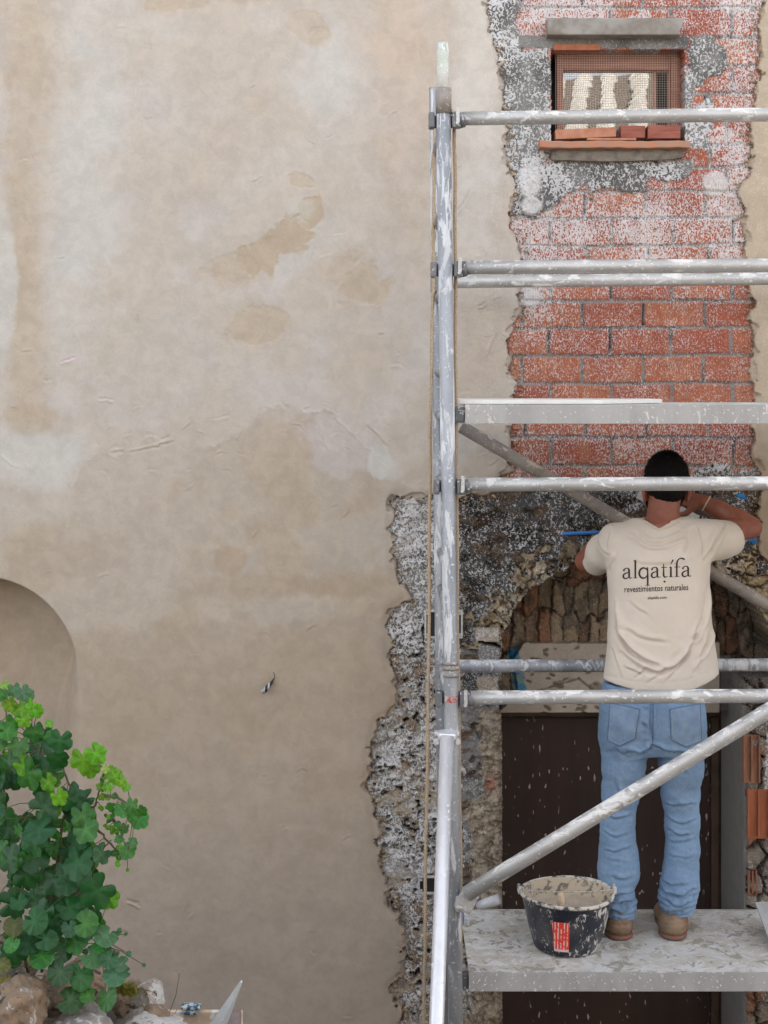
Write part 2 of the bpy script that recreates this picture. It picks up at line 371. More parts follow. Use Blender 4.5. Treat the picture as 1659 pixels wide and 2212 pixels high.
br_ = cm & (W > 1000); bmk = sst(.54, .66, fbm(U/44, W/26, 68, 4) + .05 * dark) * br_ * sst(960, 1000, U); SC = lerpc(SC, np.array((.105,.068,.042)) + 0 * SC, bmk * .8); S = S * (1 - .55 * bmk)
gmk = sst(.58, .64, fbm(U/30, W/22, 69, 3)) * br_ * sst(960, 1000, U); SC = lerpc(SC, SC * .45, gmk); HS = HS + br_ * ((nE - .5) * .028 - .008 * gmk)
CLS = np.where(cm, np.where(W < 1000, 7, 2), 1)
# smooth thrown patches
for (u, v, ru, rv, h) in [(1146,448,22,20,.012),(1145,390,26,40,.008),(1545,395,28,26,.006),(1135,640,30,22,.003)]:
    q = np.hypot((U - u) / ru, (W - v) / rv) + (nB - .5) * .8; f = sst(1.15, .85, q); sc(f * .75, (.62,.60,.58)); HS += h * f
# left rubble, right rubble
nE = fbm(U/16, W/12, 90, 4); F1, F2, ID = cell(U / 66 + (nA - .5) * 1.6 + (nE - .5) * 1.0, W / 40 + (nB - .5) * 1.6 + (nE - .5) * .9, 91); gap = F2 - F1
rub = ((U < 985 + (nB - .5) * 80) & (W > 1385 + (nA - .5) * 160)) | (W > 2040 + (nA - .5) * 60)
stonec = lerpc((.21,.19,.165), (.30,.265,.22), ID); stonec = lerpc(stonec, np.array((.17,.15,.135)) + 0 * stonec, sst(.5, .7, nB) * .8)
stonec = lerpc(stonec, stonec * .72, sst(.5, .6, nE)); stonec = lerpc(np.array((.11,.08,.058)) + 0 * stonec, stonec, sst(.0, .07, gap + (nD - .5) * .14))
warm = sst(.56, .68, fbm(U/34, W/30, 93, 3)); stonec = lerpc(stonec, np.array((.21,.13,.075)) + 0 * stonec, warm * .6)
beigep = sst(.60, .66, fbm(U/55, W/40, 94, 3)); stonec = lerpc(stonec, np.array((.38,.33,.26)) + 0 * stonec, beigep * .7)
hr = .006 * sst(0, .25, gap) + (ID - .5) * .016 + (nB - .5) * .026 + (nE - .5) * .014 + (nD - .5) * .010 - .008
SC[rub] = stonec[rub]; HS[rub] = hr[rub]; S[rub] = (.74 + (nB - .5) * .6 - warm * .45 - beigep * .5)[rub]; CLS[rub] = 3
smear = sst(.56, .64, fbm(U/50, W/30, 96, 4)) * rub; SC = lerpc(SC, np.array((.40,.39,.37)) + 0 * SC, smear * .65); S = S + smear * .25
holes = sst(.76, .80, fbm(U/16, W/12, 95, 2)) * rub; HS -= holes * .03; sc(holes * .9, (.04, .02, .012))
# arch opening and its ring of stones
qa = np.hypot((U - 1372) / 292.0, (W - 1400) / 205.0) + (nB - .5) * .10 + (nD - .5) * .03
up = W < 1400
recess = (up & (qa < 1)) | ((W >= 1400) & (W < 1580) & (U > 1081 + (nB - .5) * 10) & (U < np.where(W < 1462, 1668, 1606) + (nB - .5) * 16))
qr = np.hypot((U - 1372) / 345.0, (W - 1400) / 246.0) + (nB - .5) * .34 + (nE - .5) * .3
ring = up & (qr < 1) & ~recess | ((U > 1606) & (W > 1380) & ~recess)
ang = np.arctan2((W - 1400) / 205.0, (U - 1372) / 292.0)
G1, G2, GI = cell(ang * 6.0 + (nB - .5) * 1.3 + (nE - .5) * .7, qa * 5.0 + (nA - .5) * 1.5 + (nE - .5) * .8, 97, .8); gg = G2 - G1
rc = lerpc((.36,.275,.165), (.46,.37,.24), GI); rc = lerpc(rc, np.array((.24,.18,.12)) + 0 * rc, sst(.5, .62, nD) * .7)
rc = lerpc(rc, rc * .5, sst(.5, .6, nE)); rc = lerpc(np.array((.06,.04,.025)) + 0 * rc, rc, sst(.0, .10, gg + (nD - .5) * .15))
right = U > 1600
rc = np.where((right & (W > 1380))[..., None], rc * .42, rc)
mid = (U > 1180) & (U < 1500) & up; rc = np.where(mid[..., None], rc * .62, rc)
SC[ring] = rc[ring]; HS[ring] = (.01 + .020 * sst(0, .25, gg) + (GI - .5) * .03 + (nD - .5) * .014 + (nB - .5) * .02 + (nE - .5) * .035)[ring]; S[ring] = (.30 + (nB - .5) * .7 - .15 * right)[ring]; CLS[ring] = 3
# left jamb: pale mortar and stones beside the door
lj = (W > 1530) & (U > 1038 + (nB - .5) * 46 - 26 * sst(1700, 1760, W)) & (U < 1090)
J1, J2, JI = cell(U / 50 + (nB - .5) * 1.5 + (nE - .5), W / 60 + (nA - .5) * 1.2 + (nE - .5), 99); jg = J2 - J1
jc = lerpc((.30,.25,.19), (.40,.33,.245), JI); jc = lerpc(jc, np.array((.18,.14,.10)) + 0 * jc, sst(.52, .66, nD) * .7)
jc = lerpc(jc, np.array((.36,.13,.09)) + 0 * jc, np.exp(-(((U - 1060) / 12) ** 2 + ((W - 1690) / 16) ** 2)) * .9)
jc = lerpc(jc, np.array((.22,.17,.125)) + 0 * jc, sst(1070, 1078, U))
SC[lj] = jc[lj]; HS[lj] = (.012 + .012 * sst(0, .2, jg) + (nB - .5) * .04 + (nD - .5) * .010 + (nE - .5) * .03)[lj] - .006; S[lj] = (.12 + (nB - .5) * .4)[lj]; CLS[lj] = 3
# two blocks left of the recess
for (u0, v0, u1, v1, c, s) in [(1031,1392,1078,1448,(.22,.215,.21),.35),(1028,1352,1078,1386,(.40,.33,.26),.55),(1030,1460,1078,1500,(.36,.29,.215),.4)]:
    m = (U + w1 * .25 > u0) & (U + w1 * .25 < u1) & (W + w2 * .25 > v0) & (W + w2 * .25 < v1) & ~recess
    SC[m] = np.array(c); S[m] = s; HS[m] = .034 + (nD[m] - .5) * .008; CLS[m] = 3
crk = (np.abs(W - 1389 - (U - 1055) * .25 + w2 * .1) < 2.4) & (U > 1032) & (U < 1080); SC[crk] = .02; HS[crk] = -.02; S[crk] = 0
# right jamb rubble with broken hollow bricks
rj = (U > 1603) & (W > 1462) & (W < 2600)
K1, K2, KI = cell(U / 38 + (nB - .5), W / 40 + (nA - .5), 101); kg = K2 - K1
kc = lerpc((.13,.11,.095), (.25,.21,.17), KI); kc = lerpc(np.array((.035,.025,.02)) + 0 * kc, kc, sst(.02, .16, kg)); kc = lerpc(kc, np.array((.30,.12,.06)) + 0 * kc, sst(.6, .68, nA) * .7)
SC[rj] = kc[rj]; HS[rj] = (.03 * sst(0, .3, kg) + (nB - .5) * .03 + (nD - .5) * .012)[rj]; S[rj] = (.18 + (nB - .5) * .6)[rj]; CLS[rj] = 3
wp = (W > 1580) & (W < 1705) & (U > 1648 + (nB - .5) * 14) & (U < 1700); SC[wp] = (.2,.19,.18); S[wp] = .8; HS[wp] = .03
# blue paint and conduit stains
for (u, v, ru, rv) in [(1632,1164,20,11),(1600,1072,9,6)]:
    q = np.hypot((U - u) / ru, (W - v - (U - u) * .25) / rv) + (nD - .5) * .7; f = sst(1.1, .9, q); sc(f, (.03,.20,.50)); S *= 1 - f
# recess: tympanum and lintel panel (measured as seen, so undone for depth)
sh = F / (F * (5.95 + .25) / 5.95); Uv = C0 + (U - C0) * sh; Wv = C0 + (W - C0) * sh
tj = (fbm(Uv/70, Wv/70, 111, 2) - .5)
lowb = Wv > 1262 + tj * 46
T1, T2, TI = cell(np.where(lowb, Uv / 27 + tj * .6 + (nE - .5) * .35, Uv / 36 + tj + (nE - .5) * .7), np.where(lowb, Wv / 104 + .3 + tj * .4 + (nE - .5) * .2, Wv / 27 + tj + (nE - .5) * .4), 113, .42); tg = T2 - T1
tc_ = lerpc((.19,.145,.10), (.28,.215,.15), TI); tc_ = lerpc(tc_, np.array((.25,.13,.08)) + 0 * tc_, sst(.78, .82, _h((TI * 999).astype(int), 3, 7)))
tc_ = lerpc(tc_, np.array((.09,.075,.06)) + 0 * tc_, sst(.48, .62, fbm(U/26, W/40, 114, 3)) * .7); tc_ = lerpc(np.array((.06,.042,.03)) + 0 * tc_, tc_, sst(.0, .09, tg + (nD - .5) * .1))
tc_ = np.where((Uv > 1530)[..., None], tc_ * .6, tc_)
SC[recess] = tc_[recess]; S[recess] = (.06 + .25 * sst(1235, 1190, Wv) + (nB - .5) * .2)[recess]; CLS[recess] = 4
HS[recess] = (-.25 + .014 * sst(0, .16, tg) + (TI - .5) * .03 + (nE - .5) * .022 + (nB - .5) * .014 + (nD - .5) * .008)[recess]
sp_ = 5.95 / (5.95 + .205); Up = C0 + (U - C0) * sp_; Wp = C0 + (W - C0) * sp_
panel = recess & (Up > 1108 + np.interp(Wp, [1388,1430,1500,1540], [26,0,14,-36]) + (nB - .5) * 10) & (Up < 1556) & (Wp > 1389 + (nB - .5) * 3)
pc = lerpc((.43,.37,.305), (.37,.315,.26), sst(.4, .6, nA))
SC[panel] = pc[panel]; S[panel] = 0; CLS[panel] = 5; HS[panel] = (-.205 + (nA - .5) * .006 + (nD - .5) * .001)[panel]
rp = np.random.RandomState(5)
for k in range(64):
    u, v = rp.uniform(1130, 1330) if k < 44 else rp.uniform(1330, 1550), rp.uniform(1400, 1560); r = rp.uniform(2.2, 5.5); e = rp.uniform(1.2, 2.4)
    q = np.hypot((Up - u) / (r * e), (Wp - v + (Up - u) * rp.uniform(-.4, .4)) / r) + (nD - .5) * 1.3
    f = sst(1.15, .8, q) * panel; sc(f * .8, (.085,.065,.045)); HS -= .004 * f
for (x0, y0, x1, y1) in [(1130,1502,1250,1466),(1250,1466,1292,1500),(1150,1560,1200,1572)]:
    tt = np.clip(((Up - x0) * (x1 - x0) + (Wp - y0) * (y1 - y0)) / ((x1 - x0) ** 2 + (y1 - y0) ** 2), 0, 1)
    dd = np.hypot(Up - x0 - tt * (x1 - x0), Wp - y0 - tt * (y1 - y0)) + (nD - .5) * 3; f = sst(3, 1.5, dd) * panel; sc(f * .75, (.10,.08,.06)); HS -= .003 * f
for (u, v, r) in [(1208,1478,12),(1288,1486,15),(1132,1502,13)]:
    q = np.hypot((Up - u) / r, (Wp - v) / (r * .9)) + (nD - .5) * .6; f = sst(1.1, .9, q) * panel; sc(f * .7, (.15,.12,.095)); HS += .004 * f
blue = recess & (np.hypot((Up - 1116 - np.clip(Wp-1450,-40,50) * .2) / 13, (Wp - 1458) / 56) + (nB - .5) * 1.4 < 1); SC[blue] = lerpc((.05,.21,.34),(.20,.27,.24), sst(.4, .6, nD))[blue]
conc = (recess & (Up > 1560) & (W > 1440) & (U < 1610)); SC[conc] = (.17,.16,.15); S[conc] = 0; CLS[conc] = 6; HS[conc] = -.235
dwide = (U > 1085 + (nD - .5) * 3) & (U < 1605) & (Wp > 1540)
jb = (U > 1603) & (U < 1612) & (Wp > 1500); SC[jb] = (.21,.20,.185); S[jb] = .02; HS[jb] = .004; CLS[jb] = 6
jamb = dwide; SC[jamb] = (.21,.20,.185); S[jamb] = .02; HS[jamb] = -.40; CLS[jamb] = 6
# window opening
win = (U > 1191 + (nD - .5) * 5) & (U < 1478 + (nD - .5) * 5) & (W > 109) & (W < 308)
HS[win] = -.22; SC[win] = (.16,.10,.07); S[win] = .05
# transition and combination
mid_ = ~E & (Eb2 > .2) & (fbm(U/30, W/20, 71, 2) + Eb2 * .8 > .90)      # thin broken lip
HP2 = HP - .014 * mid_ - .006 * sst(.02, .35, Eb2)
COL = np.where(mid_[..., None], COL * .92 + .02, COL)
rim = sst(.12, .5, Eb) * (~E); COL = lerpc(COL, np.array((.16,.10,.06)) + 0 * COL, rim * .45 * sst(.35, .5, fbm(U/20, W/20, 72, 2)))
rimS = sst(.9, .5, Eb) * E; SC = lerpc(SC, np.array((.13,.08,.05)) + 0 * SC, rimS * .8 * sst(.3, .5, fbm(U/22, W/22, 73, 2))); S = S * (1 - rimS * .6)
crumb = E & (Eb2 > .5) & (Eb2 < .93) & (fbm(U/9, W/6, 74, 2) > .74); SC[crumb] = (.45,.35,.24); HS[crumb] += .012; S[crumb] = 0
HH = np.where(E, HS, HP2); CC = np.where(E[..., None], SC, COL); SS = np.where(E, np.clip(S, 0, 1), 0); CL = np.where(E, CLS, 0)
spk = (~E) & (U > 960) & (W < 900); SS = np.where(spk, .028 + .05 * sst(1000, 1060, U), SS)
V = np.stack([(U - C0) * PX, -HH, CAMZ - (W - C0) * PX], -1).reshape(-1, 3)
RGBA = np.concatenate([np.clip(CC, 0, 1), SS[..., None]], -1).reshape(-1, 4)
idx = np.arange(nu * nw).reshape(nw, nu)
quad = np.stack([idx[:-1, :-1], idx[1:, :-1], idx[1:, 1:], idx[:-1, 1:]], -1).reshape(-1, 4)
ccls = CL[:-1, :-1].ravel()
hq = HH.ravel()[quad]; steep = (hq.max(1) - hq.min(1)) > .016
allq = lambda m: m.ravel()[quad].all(1)
dead = allq(jamb) | allq(win)
m_plaster = mat_wall("lime_plaster", fine=.035, bumpd=.0012); m_brick = mat_wall("hollow_brick_masonry", 118, (1.4, 1, .68), ribs=True, fine=.15)
m_cem = mat_wall("grey_cement_render", 76, fine=.2, bumpd=.004); m_rub = mat_wall("rubble_stone", 88, fine=.3, bumpd=.005)
m_dark = mat_wall("recess_stone", 88, fine=.25, bumpd=.004); m_conc = mat_wall("cast_concrete", 88, fine=.1, bumpd=.001)
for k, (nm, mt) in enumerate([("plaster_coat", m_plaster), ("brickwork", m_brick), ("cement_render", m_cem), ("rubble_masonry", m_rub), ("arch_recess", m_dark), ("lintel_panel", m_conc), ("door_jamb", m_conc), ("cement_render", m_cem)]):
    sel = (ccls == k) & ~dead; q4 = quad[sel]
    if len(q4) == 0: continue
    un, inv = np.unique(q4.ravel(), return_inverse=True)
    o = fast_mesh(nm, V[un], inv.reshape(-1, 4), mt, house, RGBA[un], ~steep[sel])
# body of the house behind the coats, with its roof edge
m_body = mat_simple("old_masonry", (.3,.26,.2), bump=.5)
xl, xr, zt = V[:, 0].min(), V[:, 0].max(), V[:, 2].max()
bm = bmesh.new()
add_box(bm, (xl - .02, 3.2, zt / 2), (.05, 6.4, zt)); add_box(bm, (xr + .02, 3.2, zt / 2), (.05, 6.4, zt)); add_box(bm, (0, 6.4, zt / 2), (xr - xl, .05, zt)); add_box(bm, ((xl + xr) / 2, 3.2, zt + .06), (xr - xl + .8, 7.2, .12))
bm_obj("masonry_shell", bm, m_body, house)
# ------------------------------------------------------------------ window, sill, lintel, door
def WP(u, v, depth=0.0): return P(u, v, 5.95 + depth)
m_wood = mat_simple("reddish_window_wood", (.30,.115,.06), (.21,.075,.04), 8, .55, bump=.4, sc=(1, 1, 14))
m_woodp = mat_simple("faded_window_wood", (.40,.20,.13), (.30,.13,.08), 8, .6, bump=.4, sc=(12, 1, 1))
m_black = mat_simple("shadow_gap_black", (.008,.008,.010), bump=.1)
def vbox(bm, u0, v0, u1, v1, dep, th, bev=.002):
    a = WP(u0, v0, dep); b = WP(u1, v1, dep)
    add_box(bm, ((a.x + b.x) / 2, dep + th / 2, (a.z + b.z) / 2), (abs(b.x - a.x), th, abs(a.z - b.z)), bevel=bev)
def part_box(name, rects, mat, parent):
    bm = bmesh.new()
    for r in rects: vbox(bm, *r)
    return bm_obj(name, bm, mat, parent)
winp = thing("window", None, None); winp.parent = house
part_box("window_frame", [(1203,114,1217,312,.07,.05), (1450,114,1471,312,.07,.05), (1217,112,1450,150,.085,.05), (1203,100,1471,113.5,.06,.07)], m_wood, winp)
part_box("casement", [(1412,152,1418,312,.11,.03), (1444,152,1450,312,.10,.03), (1216,150,1450,156,.11,.03)], m_woodp, winp)
part_box("window_backing", [(1180,100,1490,320,.205,.02,0)], m_black, winp)
g = NT("window_glass"); g.col((.01,.012,.012)).rough(.015); g.b.inputs['IOR'].default_value = 2.05; g.b.inputs['Specular IOR Level'].default_value = .8
g.bump(g.noise(6, 1), .05, .01)
part_box("glass_pane", [(1217,156,1412,312,.12,.006,0)], g.m, winp)
# lintel block over the window, terracotta sill
m_lint = mat_simple("cast_concrete_beam", (.29,.27,.245), (.19,.165,.14), 11, .9, bump=.5)
bm = bmesh.new(); vbox(bm, 1183, 38, 1470, 75, -.075, .12, .006)
for v in bm.verts:
    if v.co.x > WP(1460, 0, 0).x: v.co.x += .02 * (v.co.z - WP(0, 60).z) / .03 + random.Random(int(v.co.z * 1e4)).uniform(-.006, .006)
bm_obj("concrete_lintel", bm, m_lint, winp)
m_terra = mat_simple("terracotta_sill", (.42,.17,.09), (.34,.20,.14), 30, .8, bump=.5)
part_box("brick_course", [(1196,95,1296,108,-.012,.05)], mat_simple("orange_brick_strip", (.40,.15,.08), (.33,.11,.06), 30, .9, bump=.6), winp)
bm = bmesh.new(); vbox(bm, 1166, 304, 1492, 319, -.085, .20, .004)
bmesh.ops.subdivide_edges(bm, edges=[e for e in bm.edges if e.calc_length() > .2], cuts=24)
for v in bm.verts: v.co.z += .0012 * math.sin(v.co.x * 23) + .0010 * math.sin(v.co.x * 81 + 1)
bm_obj("window_sill", bm, m_terra, winp)
m_mort = mat_wall("sill_mortar_coat", 50, fine=.25)
bm = bmesh.new(); vbox(bm, 1192, 320, 1478, 343, -.045, .07, .01)
bmesh.ops.subdivide_edges(bm, edges=bm.edges[:], cuts=10)
o = bm_obj("sill_bedding", bm, mat_simple("sill_mortar", (.23,.20,.165), (.15,.13,.11), 26, .95, bump=.9, bd=.006), winp)
for v in o.data.vertices:
    v.co.z += .006 * (math.sin(v.co.x * 37) + math.sin(v.co.x * 91 + v.co.y * 30))
# net over the window
m_net = mat_simple("pale_wire", (.62,.52,.45), rough=.5, bump=0)
bm = bmesh.new()
def wire(bm, pts, r=.0005):
    add_tube(bm, pts, r, 3, cap=False)
def netpt(i, j):   # i 0..1 across, j 0..1 down
    u = 1200 + i * 262; v = 104 + j * 205
    slack = max(0, (j - .22)) * max(0, 1 - abs(i - .42) / .42)
    return WP(u + 34 * slack * math.sin(j * 5 + i * 7), v + 26 * slack * math.sin(i * 12 + j * 4) , .03 + .02 * slack)
NX, NZ = 50, 40
for i in range(NX + 1): wire(bm, [netpt(i / NX, j / 24) for j in range(25)])
for j in range(NZ + 1): wire(bm, [netpt(i / 30, j / NZ) for i in range(31)])
net = bm_obj("wire_netting", bm, m_net, None, True)
tag(net, "fine pale wire netting stretched loosely over the small red-framed window", "netting")
# bricks lying in the window opening
m_br = mat_simple("loose_brick_clay", (.44,.21,.13), (.36,.15,.09), 20, .85, bump=.5)
m_br2 = mat_simple("grooved_brick_clay", (.30,.10,.065), (.22,.07,.05), 60, .85, bump=.7, sc=(.2, 1, 2))
def brick(name, u0, v0, u1, v1, dep, mat, label, tilt=0):
    a = WP(u0, v0, dep); b = WP(u1, v1, dep); c = ((a.x + b.x) / 2, dep + .05, (a.z + b.z) / 2)
    bm = bmesh.new(); add_box(bm, (0, 0, 0), (abs(b.x - a.x), .10, abs(a.z - b.z)), bevel=.003)
    n = 5
    o = bm_obj(name, bm, mat, None); o.location = c; o.rotation_euler = (0, tilt, 0)
    return tag(o, label, "brick", "bricks lying in the window opening")
brick("clay_brick", 1200, 277, 1331, 298, -.02, m_br, "pale clay brick lying tilted at the left of the window opening", -.045)
brick("clay_brick", 1341, 271, 1394, 297.5, .0, m_br2, "dark red brick standing in the middle of the window opening", .01)
brick("clay_brick", 1400, 270, 1470, 299, -.01, m_br2, "wide grooved dark red brick at the right end of the window opening", 0)
brick("clay_brick", 1268, 297.5, 1375, 303, -.02, m_br, "thin flat tile wedged under the bricks on the window sill", 0)
# ---- door
door = thing("door", None, None); door.parent = house
t = NT("dark_brown_door_paint")
n = t.noise(7, 5, .6, .3, sc=(1, 1, .12)); base = t.mix(t.ramp(n, .3, .7), (.024,.012,.010), (.040,.021,.016))
d1 = t.noise(58, .5, .4, 0, sc=(1.25, 1, .42)); d2 = t.noise(6, 1)
dots = t.math('MULTIPLY', t.ramp(d1, .70, .73), t.ramp(d2, .44, .54))
t.col(t.mix(dots, base, (.42,.36,.31))); t.rough(.45).bump(t.math('ADD', t.math('MULTIPLY', n, .4), dots), .5, .003); m_door = t.m
DD = .38
bm = bmesh.new(); vbox(bm, 1060, 1549, 1536, 2700, DD, .05, .003); vbox(bm, 1100, 1552, 1530, 1558, DD - .008, .01, .001)
vbox(bm, 1528, 1549, 1534, 2700, DD - .006, .01, .001)
o = bm_obj("door_leaf", bm, m_door, door)
m_dfr = mat_simple("brown_door_frame", (.085,.05,.033), (.05,.03,.02), 9, .6, bump=.4)
bm = bmesh.new(); vbox(bm, 1060, 1530, 1575, 1548, DD - .01, .07); vbox(bm, 1537, 1549, 1553, 2700, DD - .02, .07); vbox(bm, 1553.5, 1530, 1560, 2700, DD - .005, .07)
bm_obj("door_frame", bm, m_dfr, door)
bm = bmesh.new(); a = WP(1050, 1500, DD + .07); add_box(bm, (.9, DD + .11, 1.1), (1.5, .04, 2.4)); bm_obj("door_backing", bm, m_black, door)
# hollow bricks broken open in the right jamb
m_hb = mat_simple("broken_brick_clay", (.30,.155,.10), (.24,.10,.06), 24, .9, bump=.7, sc=(1, 1, .25)); m_hb2 = mat_simple("orange_brick_clay", (.38,.13,.065), (.30,.10,.05), 24, .9, bump=.7, sc=(1, 1, .25))
def hollow(name, u0, v0, u1, v1, dep, mat, nch=3):
    bm = bmesh.new(); w = (u1 - u0) / nch
    vbox(bm, u0, v0, u1, v1, dep + .012, .05, .002)
    for k in range(nch + 1):
        x = u0 + k * w; vbox(bm, x - 1.6, v0 + (3 if k % 2 else 0), x + 1.6, v1 - (4 if k % 2 else 0), dep - .004, .016, .001)
    return bm_obj(name, bm, mat, house)
hollow("hollow_brick", 1608, 1588, 1641, 1692, -.045, m_hb, 2); hollow("hollow_brick", 1617, 1706, 1662, 1812, -.05, m_hb2, 2); hollow("hollow_brick", 1618, 1880, 1634, 1935, -.03, m_hb, 2)
# electrical boxes let into the wall
m_galv = mat_simple("galvanised_steel", (.42,.42,.41), (.6,.59,.57), 90, .5, .3, .3)
def ebox(u0, v0, u1, v1, dep, name, extra=True):
    e = thing(name, None, None); e.parent = house; bm = bmesh.new(); b = 4.2
    for r in [(u0,v0,u1,v0+b),(u0,v1-b,u1,v1),(u0,v0+b+.2,u0+b,v1-b-.2),(u1-b,v0+b+.2,u1,v1-b-.2)]: vbox(bm, *r, dep, .012, .001)
    bm_obj("box_rim", bm, m_galv, e)
    bm = bmesh.new(); vbox(bm, u0 + b, v0 + b, u1 - b, v1 - b, dep + .008, .004, 0); bm_obj("box_cavity", bm, m_black, e)
    for (u, v) in [(u0 + 7, v0 + 8), (u0 + 7, v1 - 8), (u1 - 7, v0 + 8), (u1 - 7, v1 - 8)]:
        bm = bmesh.new(); vbox(bm, u - 2.5, v - 2.5, u + 2.5, v + 2.5, dep + .002, .006, .0005); bm_obj("screw_lug", bm, m_galv, e)
    return e
ebox(917, 1318, 1000, 1379, -.036, "electrical_box"); ebox(903, 1893, 968, 1932, -.03, "electrical_box")
# conduits
m_blue = mat_simple("blue_plastic", (.03,.17,.48), rough=.4, bump=.1); m_whitep = mat_simple("white_plastic_pipe", (.62,.62,.64), rough=.35, bump=.1)
bm = bmesh.new(); add_tube(bm, [WP(1215,1153,-.03), WP(1240,1152,-.035), WP(1290,1150,-.035), WP(1330,1150,-.02)], .0075, 10)
tag(bm_obj("blue_conduit", bm, m_blue, None), "bright blue plastic conduit running along dark mortar above the arch", "conduit")
bm = bmesh.new(); add_tube(bm, [WP(1036,1958,-.05), WP(1050,1952,-.07), WP(1078,1942,-.09)], .021, 14)
tag(bm_obj("white_pipe", bm, m_whitep, None, True), "short white plastic pipe stub beside the doorway above the lower deck", "pipe")
# plugged anchor dangling from the plaster
an = thing("wall_plug", "small black and white cable stub hanging out of the plain plaster", "cable stub")
a = WP(590, 1470, -.03); b = WP(583, 1478, -.05); c_ = WP(570, 1494, -.062)
bm = bmesh.new(); add_tube(bm, [WP(592,1460,-.02), a, b, WP(577,1486,-.058), c_], [.003, .004, .008, .010, .009], 12)
st = NT("striped_tape"); w = st.n('ShaderNodeTexWave'); w.inputs['Scale'].default_value = 16; w.inputs['Distortion'].default_value = 4; st.L(st.tc.outputs['Object'], w.inputs['Vector'])
st.col(st.mix(st.ramp(w.outputs['Fac'], .55, .65), (.012,.016,.02), (.38,.40,.40))); bm_obj("taped_stub", bm, st.m, an, True)
m_capp = mat_simple('grey_stub_end', (.30,.31,.33))
bm = bmesh.new(); add_tube(bm, [WP(569,1490,-.06), WP(567,1497,-.066)], [.009, .008], 12); bm_obj("stub_cap", bm, m_capp, an, True)
bm = bmesh.new(); add_tube(bm, [a, WP(594,1462,-.04), WP(591,1452,-.045)], .0015, 5); bm_obj("tie_end", bm, m_black, an, True)

# ------------------------------------------------------------------ ground and the house across the lane
gm = NT("lane_concrete"); gn = gm.noise(2.5, 5, .6); gm.col(gm.mix(gm.ramp(gn, .3, .7), (.15,.135,.12), (.10,.09,.08))).rough(.95).bump(gm.noise(40, 3), .4, .01)
bm = bmesh.new(); bmesh.ops.create_grid(bm, x_segments=4, y_segments=4, size=400)
tag(bm_obj("ground", bm, gm.m, None), kind="structure")
opp = thing("opposite_house", "pale rendered house with sunlit clay tile roof across the lane, seen mirrored in the window", "house")
m_opp = mat_simple("opposite_render", (.38,.33,.27), (.30,.26,.20), 2, .9, bump=.3)
bm = bmesh.new(); add_box(bm, (.5, -12.0, 2.9), (16, 5.0, 5.8)); bm_obj("wall", bm, m_opp, opp)
m_tile = mat_simple("pale_clay_tile", (.62,.60,.56), (.48,.45,.40), 7, .9, bump=.5)
bm = bmesh.new(); slope = math.radians(24)
for ci in range(-22, 24):
    x = .4 + ci * .33
    for rj_ in range(0, 9):
        s0 = rj_ * .42; r0_, r1_ = .105, .085; y0 = -9.25 - s0 * math.cos(slope); z0 = 5.82 + s0 * math.sin(slope)
        y1 = -9.25 - (s0 + .46) * math.cos(slope); z1 = 5.82 + (s0 + .46) * math.sin(slope) + .01
        ra = []; rb = []
        for k in range(9):
            a = math.pi * k / 8; ra.append(bm.verts.new((x + r0_ * math.cos(a), y0, z0 + .03 + r0_ * math.sin(a)))); rb.append(bm.verts.new((x + r1_ * math.cos(a), y1, z1 + r1_ * math.sin(a))))
        for k in range(8): bm.faces.new((ra[k], ra[k + 1], rb[k + 1], rb[k])).smooth = True
        bm.faces.new(ra)
tr = bm_obj("roof_tiles", bm, m_tile, opp)
opp.rotation_euler = (0, 0, .17)
m_und = mat_simple("roof_channel", (.20,.16,.12)); bm = bmesh.new()
add_box(bm, (.5, -9.25 - 1.9 * math.cos(slope), 5.76 + 1.9 * math.sin(slope)), (16.2, 4.2, .06), rot=Matrix.Rotation(-slope, 3, 'X')); bm_obj("roof_deck", bm, m_und, opp)
# ------------------------------------------------------------------ scaffold tower
def mat_tube(name, base, base2, mud, cover, rough=.42, metal=.55, sc=(1, 1, 1)):
    t = NT(name)
    n = t.noise(9, 5, .65, .3, sc=sc); fine = t.noise(70, 3, .6, .4, sc=sc); big = t.noise(4, 2)
    b = t.mix(t.ramp(n, .35, .65), base, base2)
    geo = t.n('ShaderNodeNewGeometry'); sx = t.n('ShaderNodeSeparateXYZ'); t.L(geo.outputs['Normal'], sx.inputs[0])
    upb = t.math('MULTIPLY', t.math('MAXIMUM', sx.outputs['Z'], 0), .07)     # mortar lies where it fell: on the upper side
    m = t.ramp(t.math('ADD', t.math('ADD', t.math('MULTIPLY', t.noise(30, 4, .65, .5, sc=sc), .7), t.math('MULTIPLY', big, .3)), upb), cover, cover + .035)
    sp = t.ramp(t.noise(95, 1, .5), .665, .70)
    f = t.math('MAXIMUM', m, sp)
    c = t.mix(t.ramp(fine, .35, .65), mud, tuple(min(1, x * 1.25) for x in mud))
    t.col(t.mix(f, b, c)); t.L(t.ramp(f, 0, 1, metal, 0), t.b.inputs['Metallic']); t.rough(t.ramp(f, 0, 1, rough, .9))
    t.bump(t.math('ADD', t.math('MULTIPLY', f, .8), t.math('MULTIPLY', fine, .2)), .6, .0015); return t.m
m_alu = mat_tube("weathered_aluminium", (.50,.49,.48), (.38,.37,.36), (.58,.565,.55), .560, .42, .4, (.45, 1, 1))
m_alu_b = mat_tube("mortar_caked_aluminium", (.36,.37,.39), (.22,.23,.25), (.46,.465,.475), .555, .5, .3, (1, 1, .22))
m_alu_c = mat_tube("clean_aluminium", (.72,.72,.75), (.66,.66,.69), (.66,.64,.62), .64, .34, .5)
m_alu_d = mat_tube("dusty_brown_tube", (.30,.27,.24), (.22,.19,.17), (.42,.37,.32), .57, .6, .2)
m_cast = mat_tube("dark_cast_claw", (.12,.125,.14), (.17,.17,.18), (.50,.50,.50), .60, .55, .3)
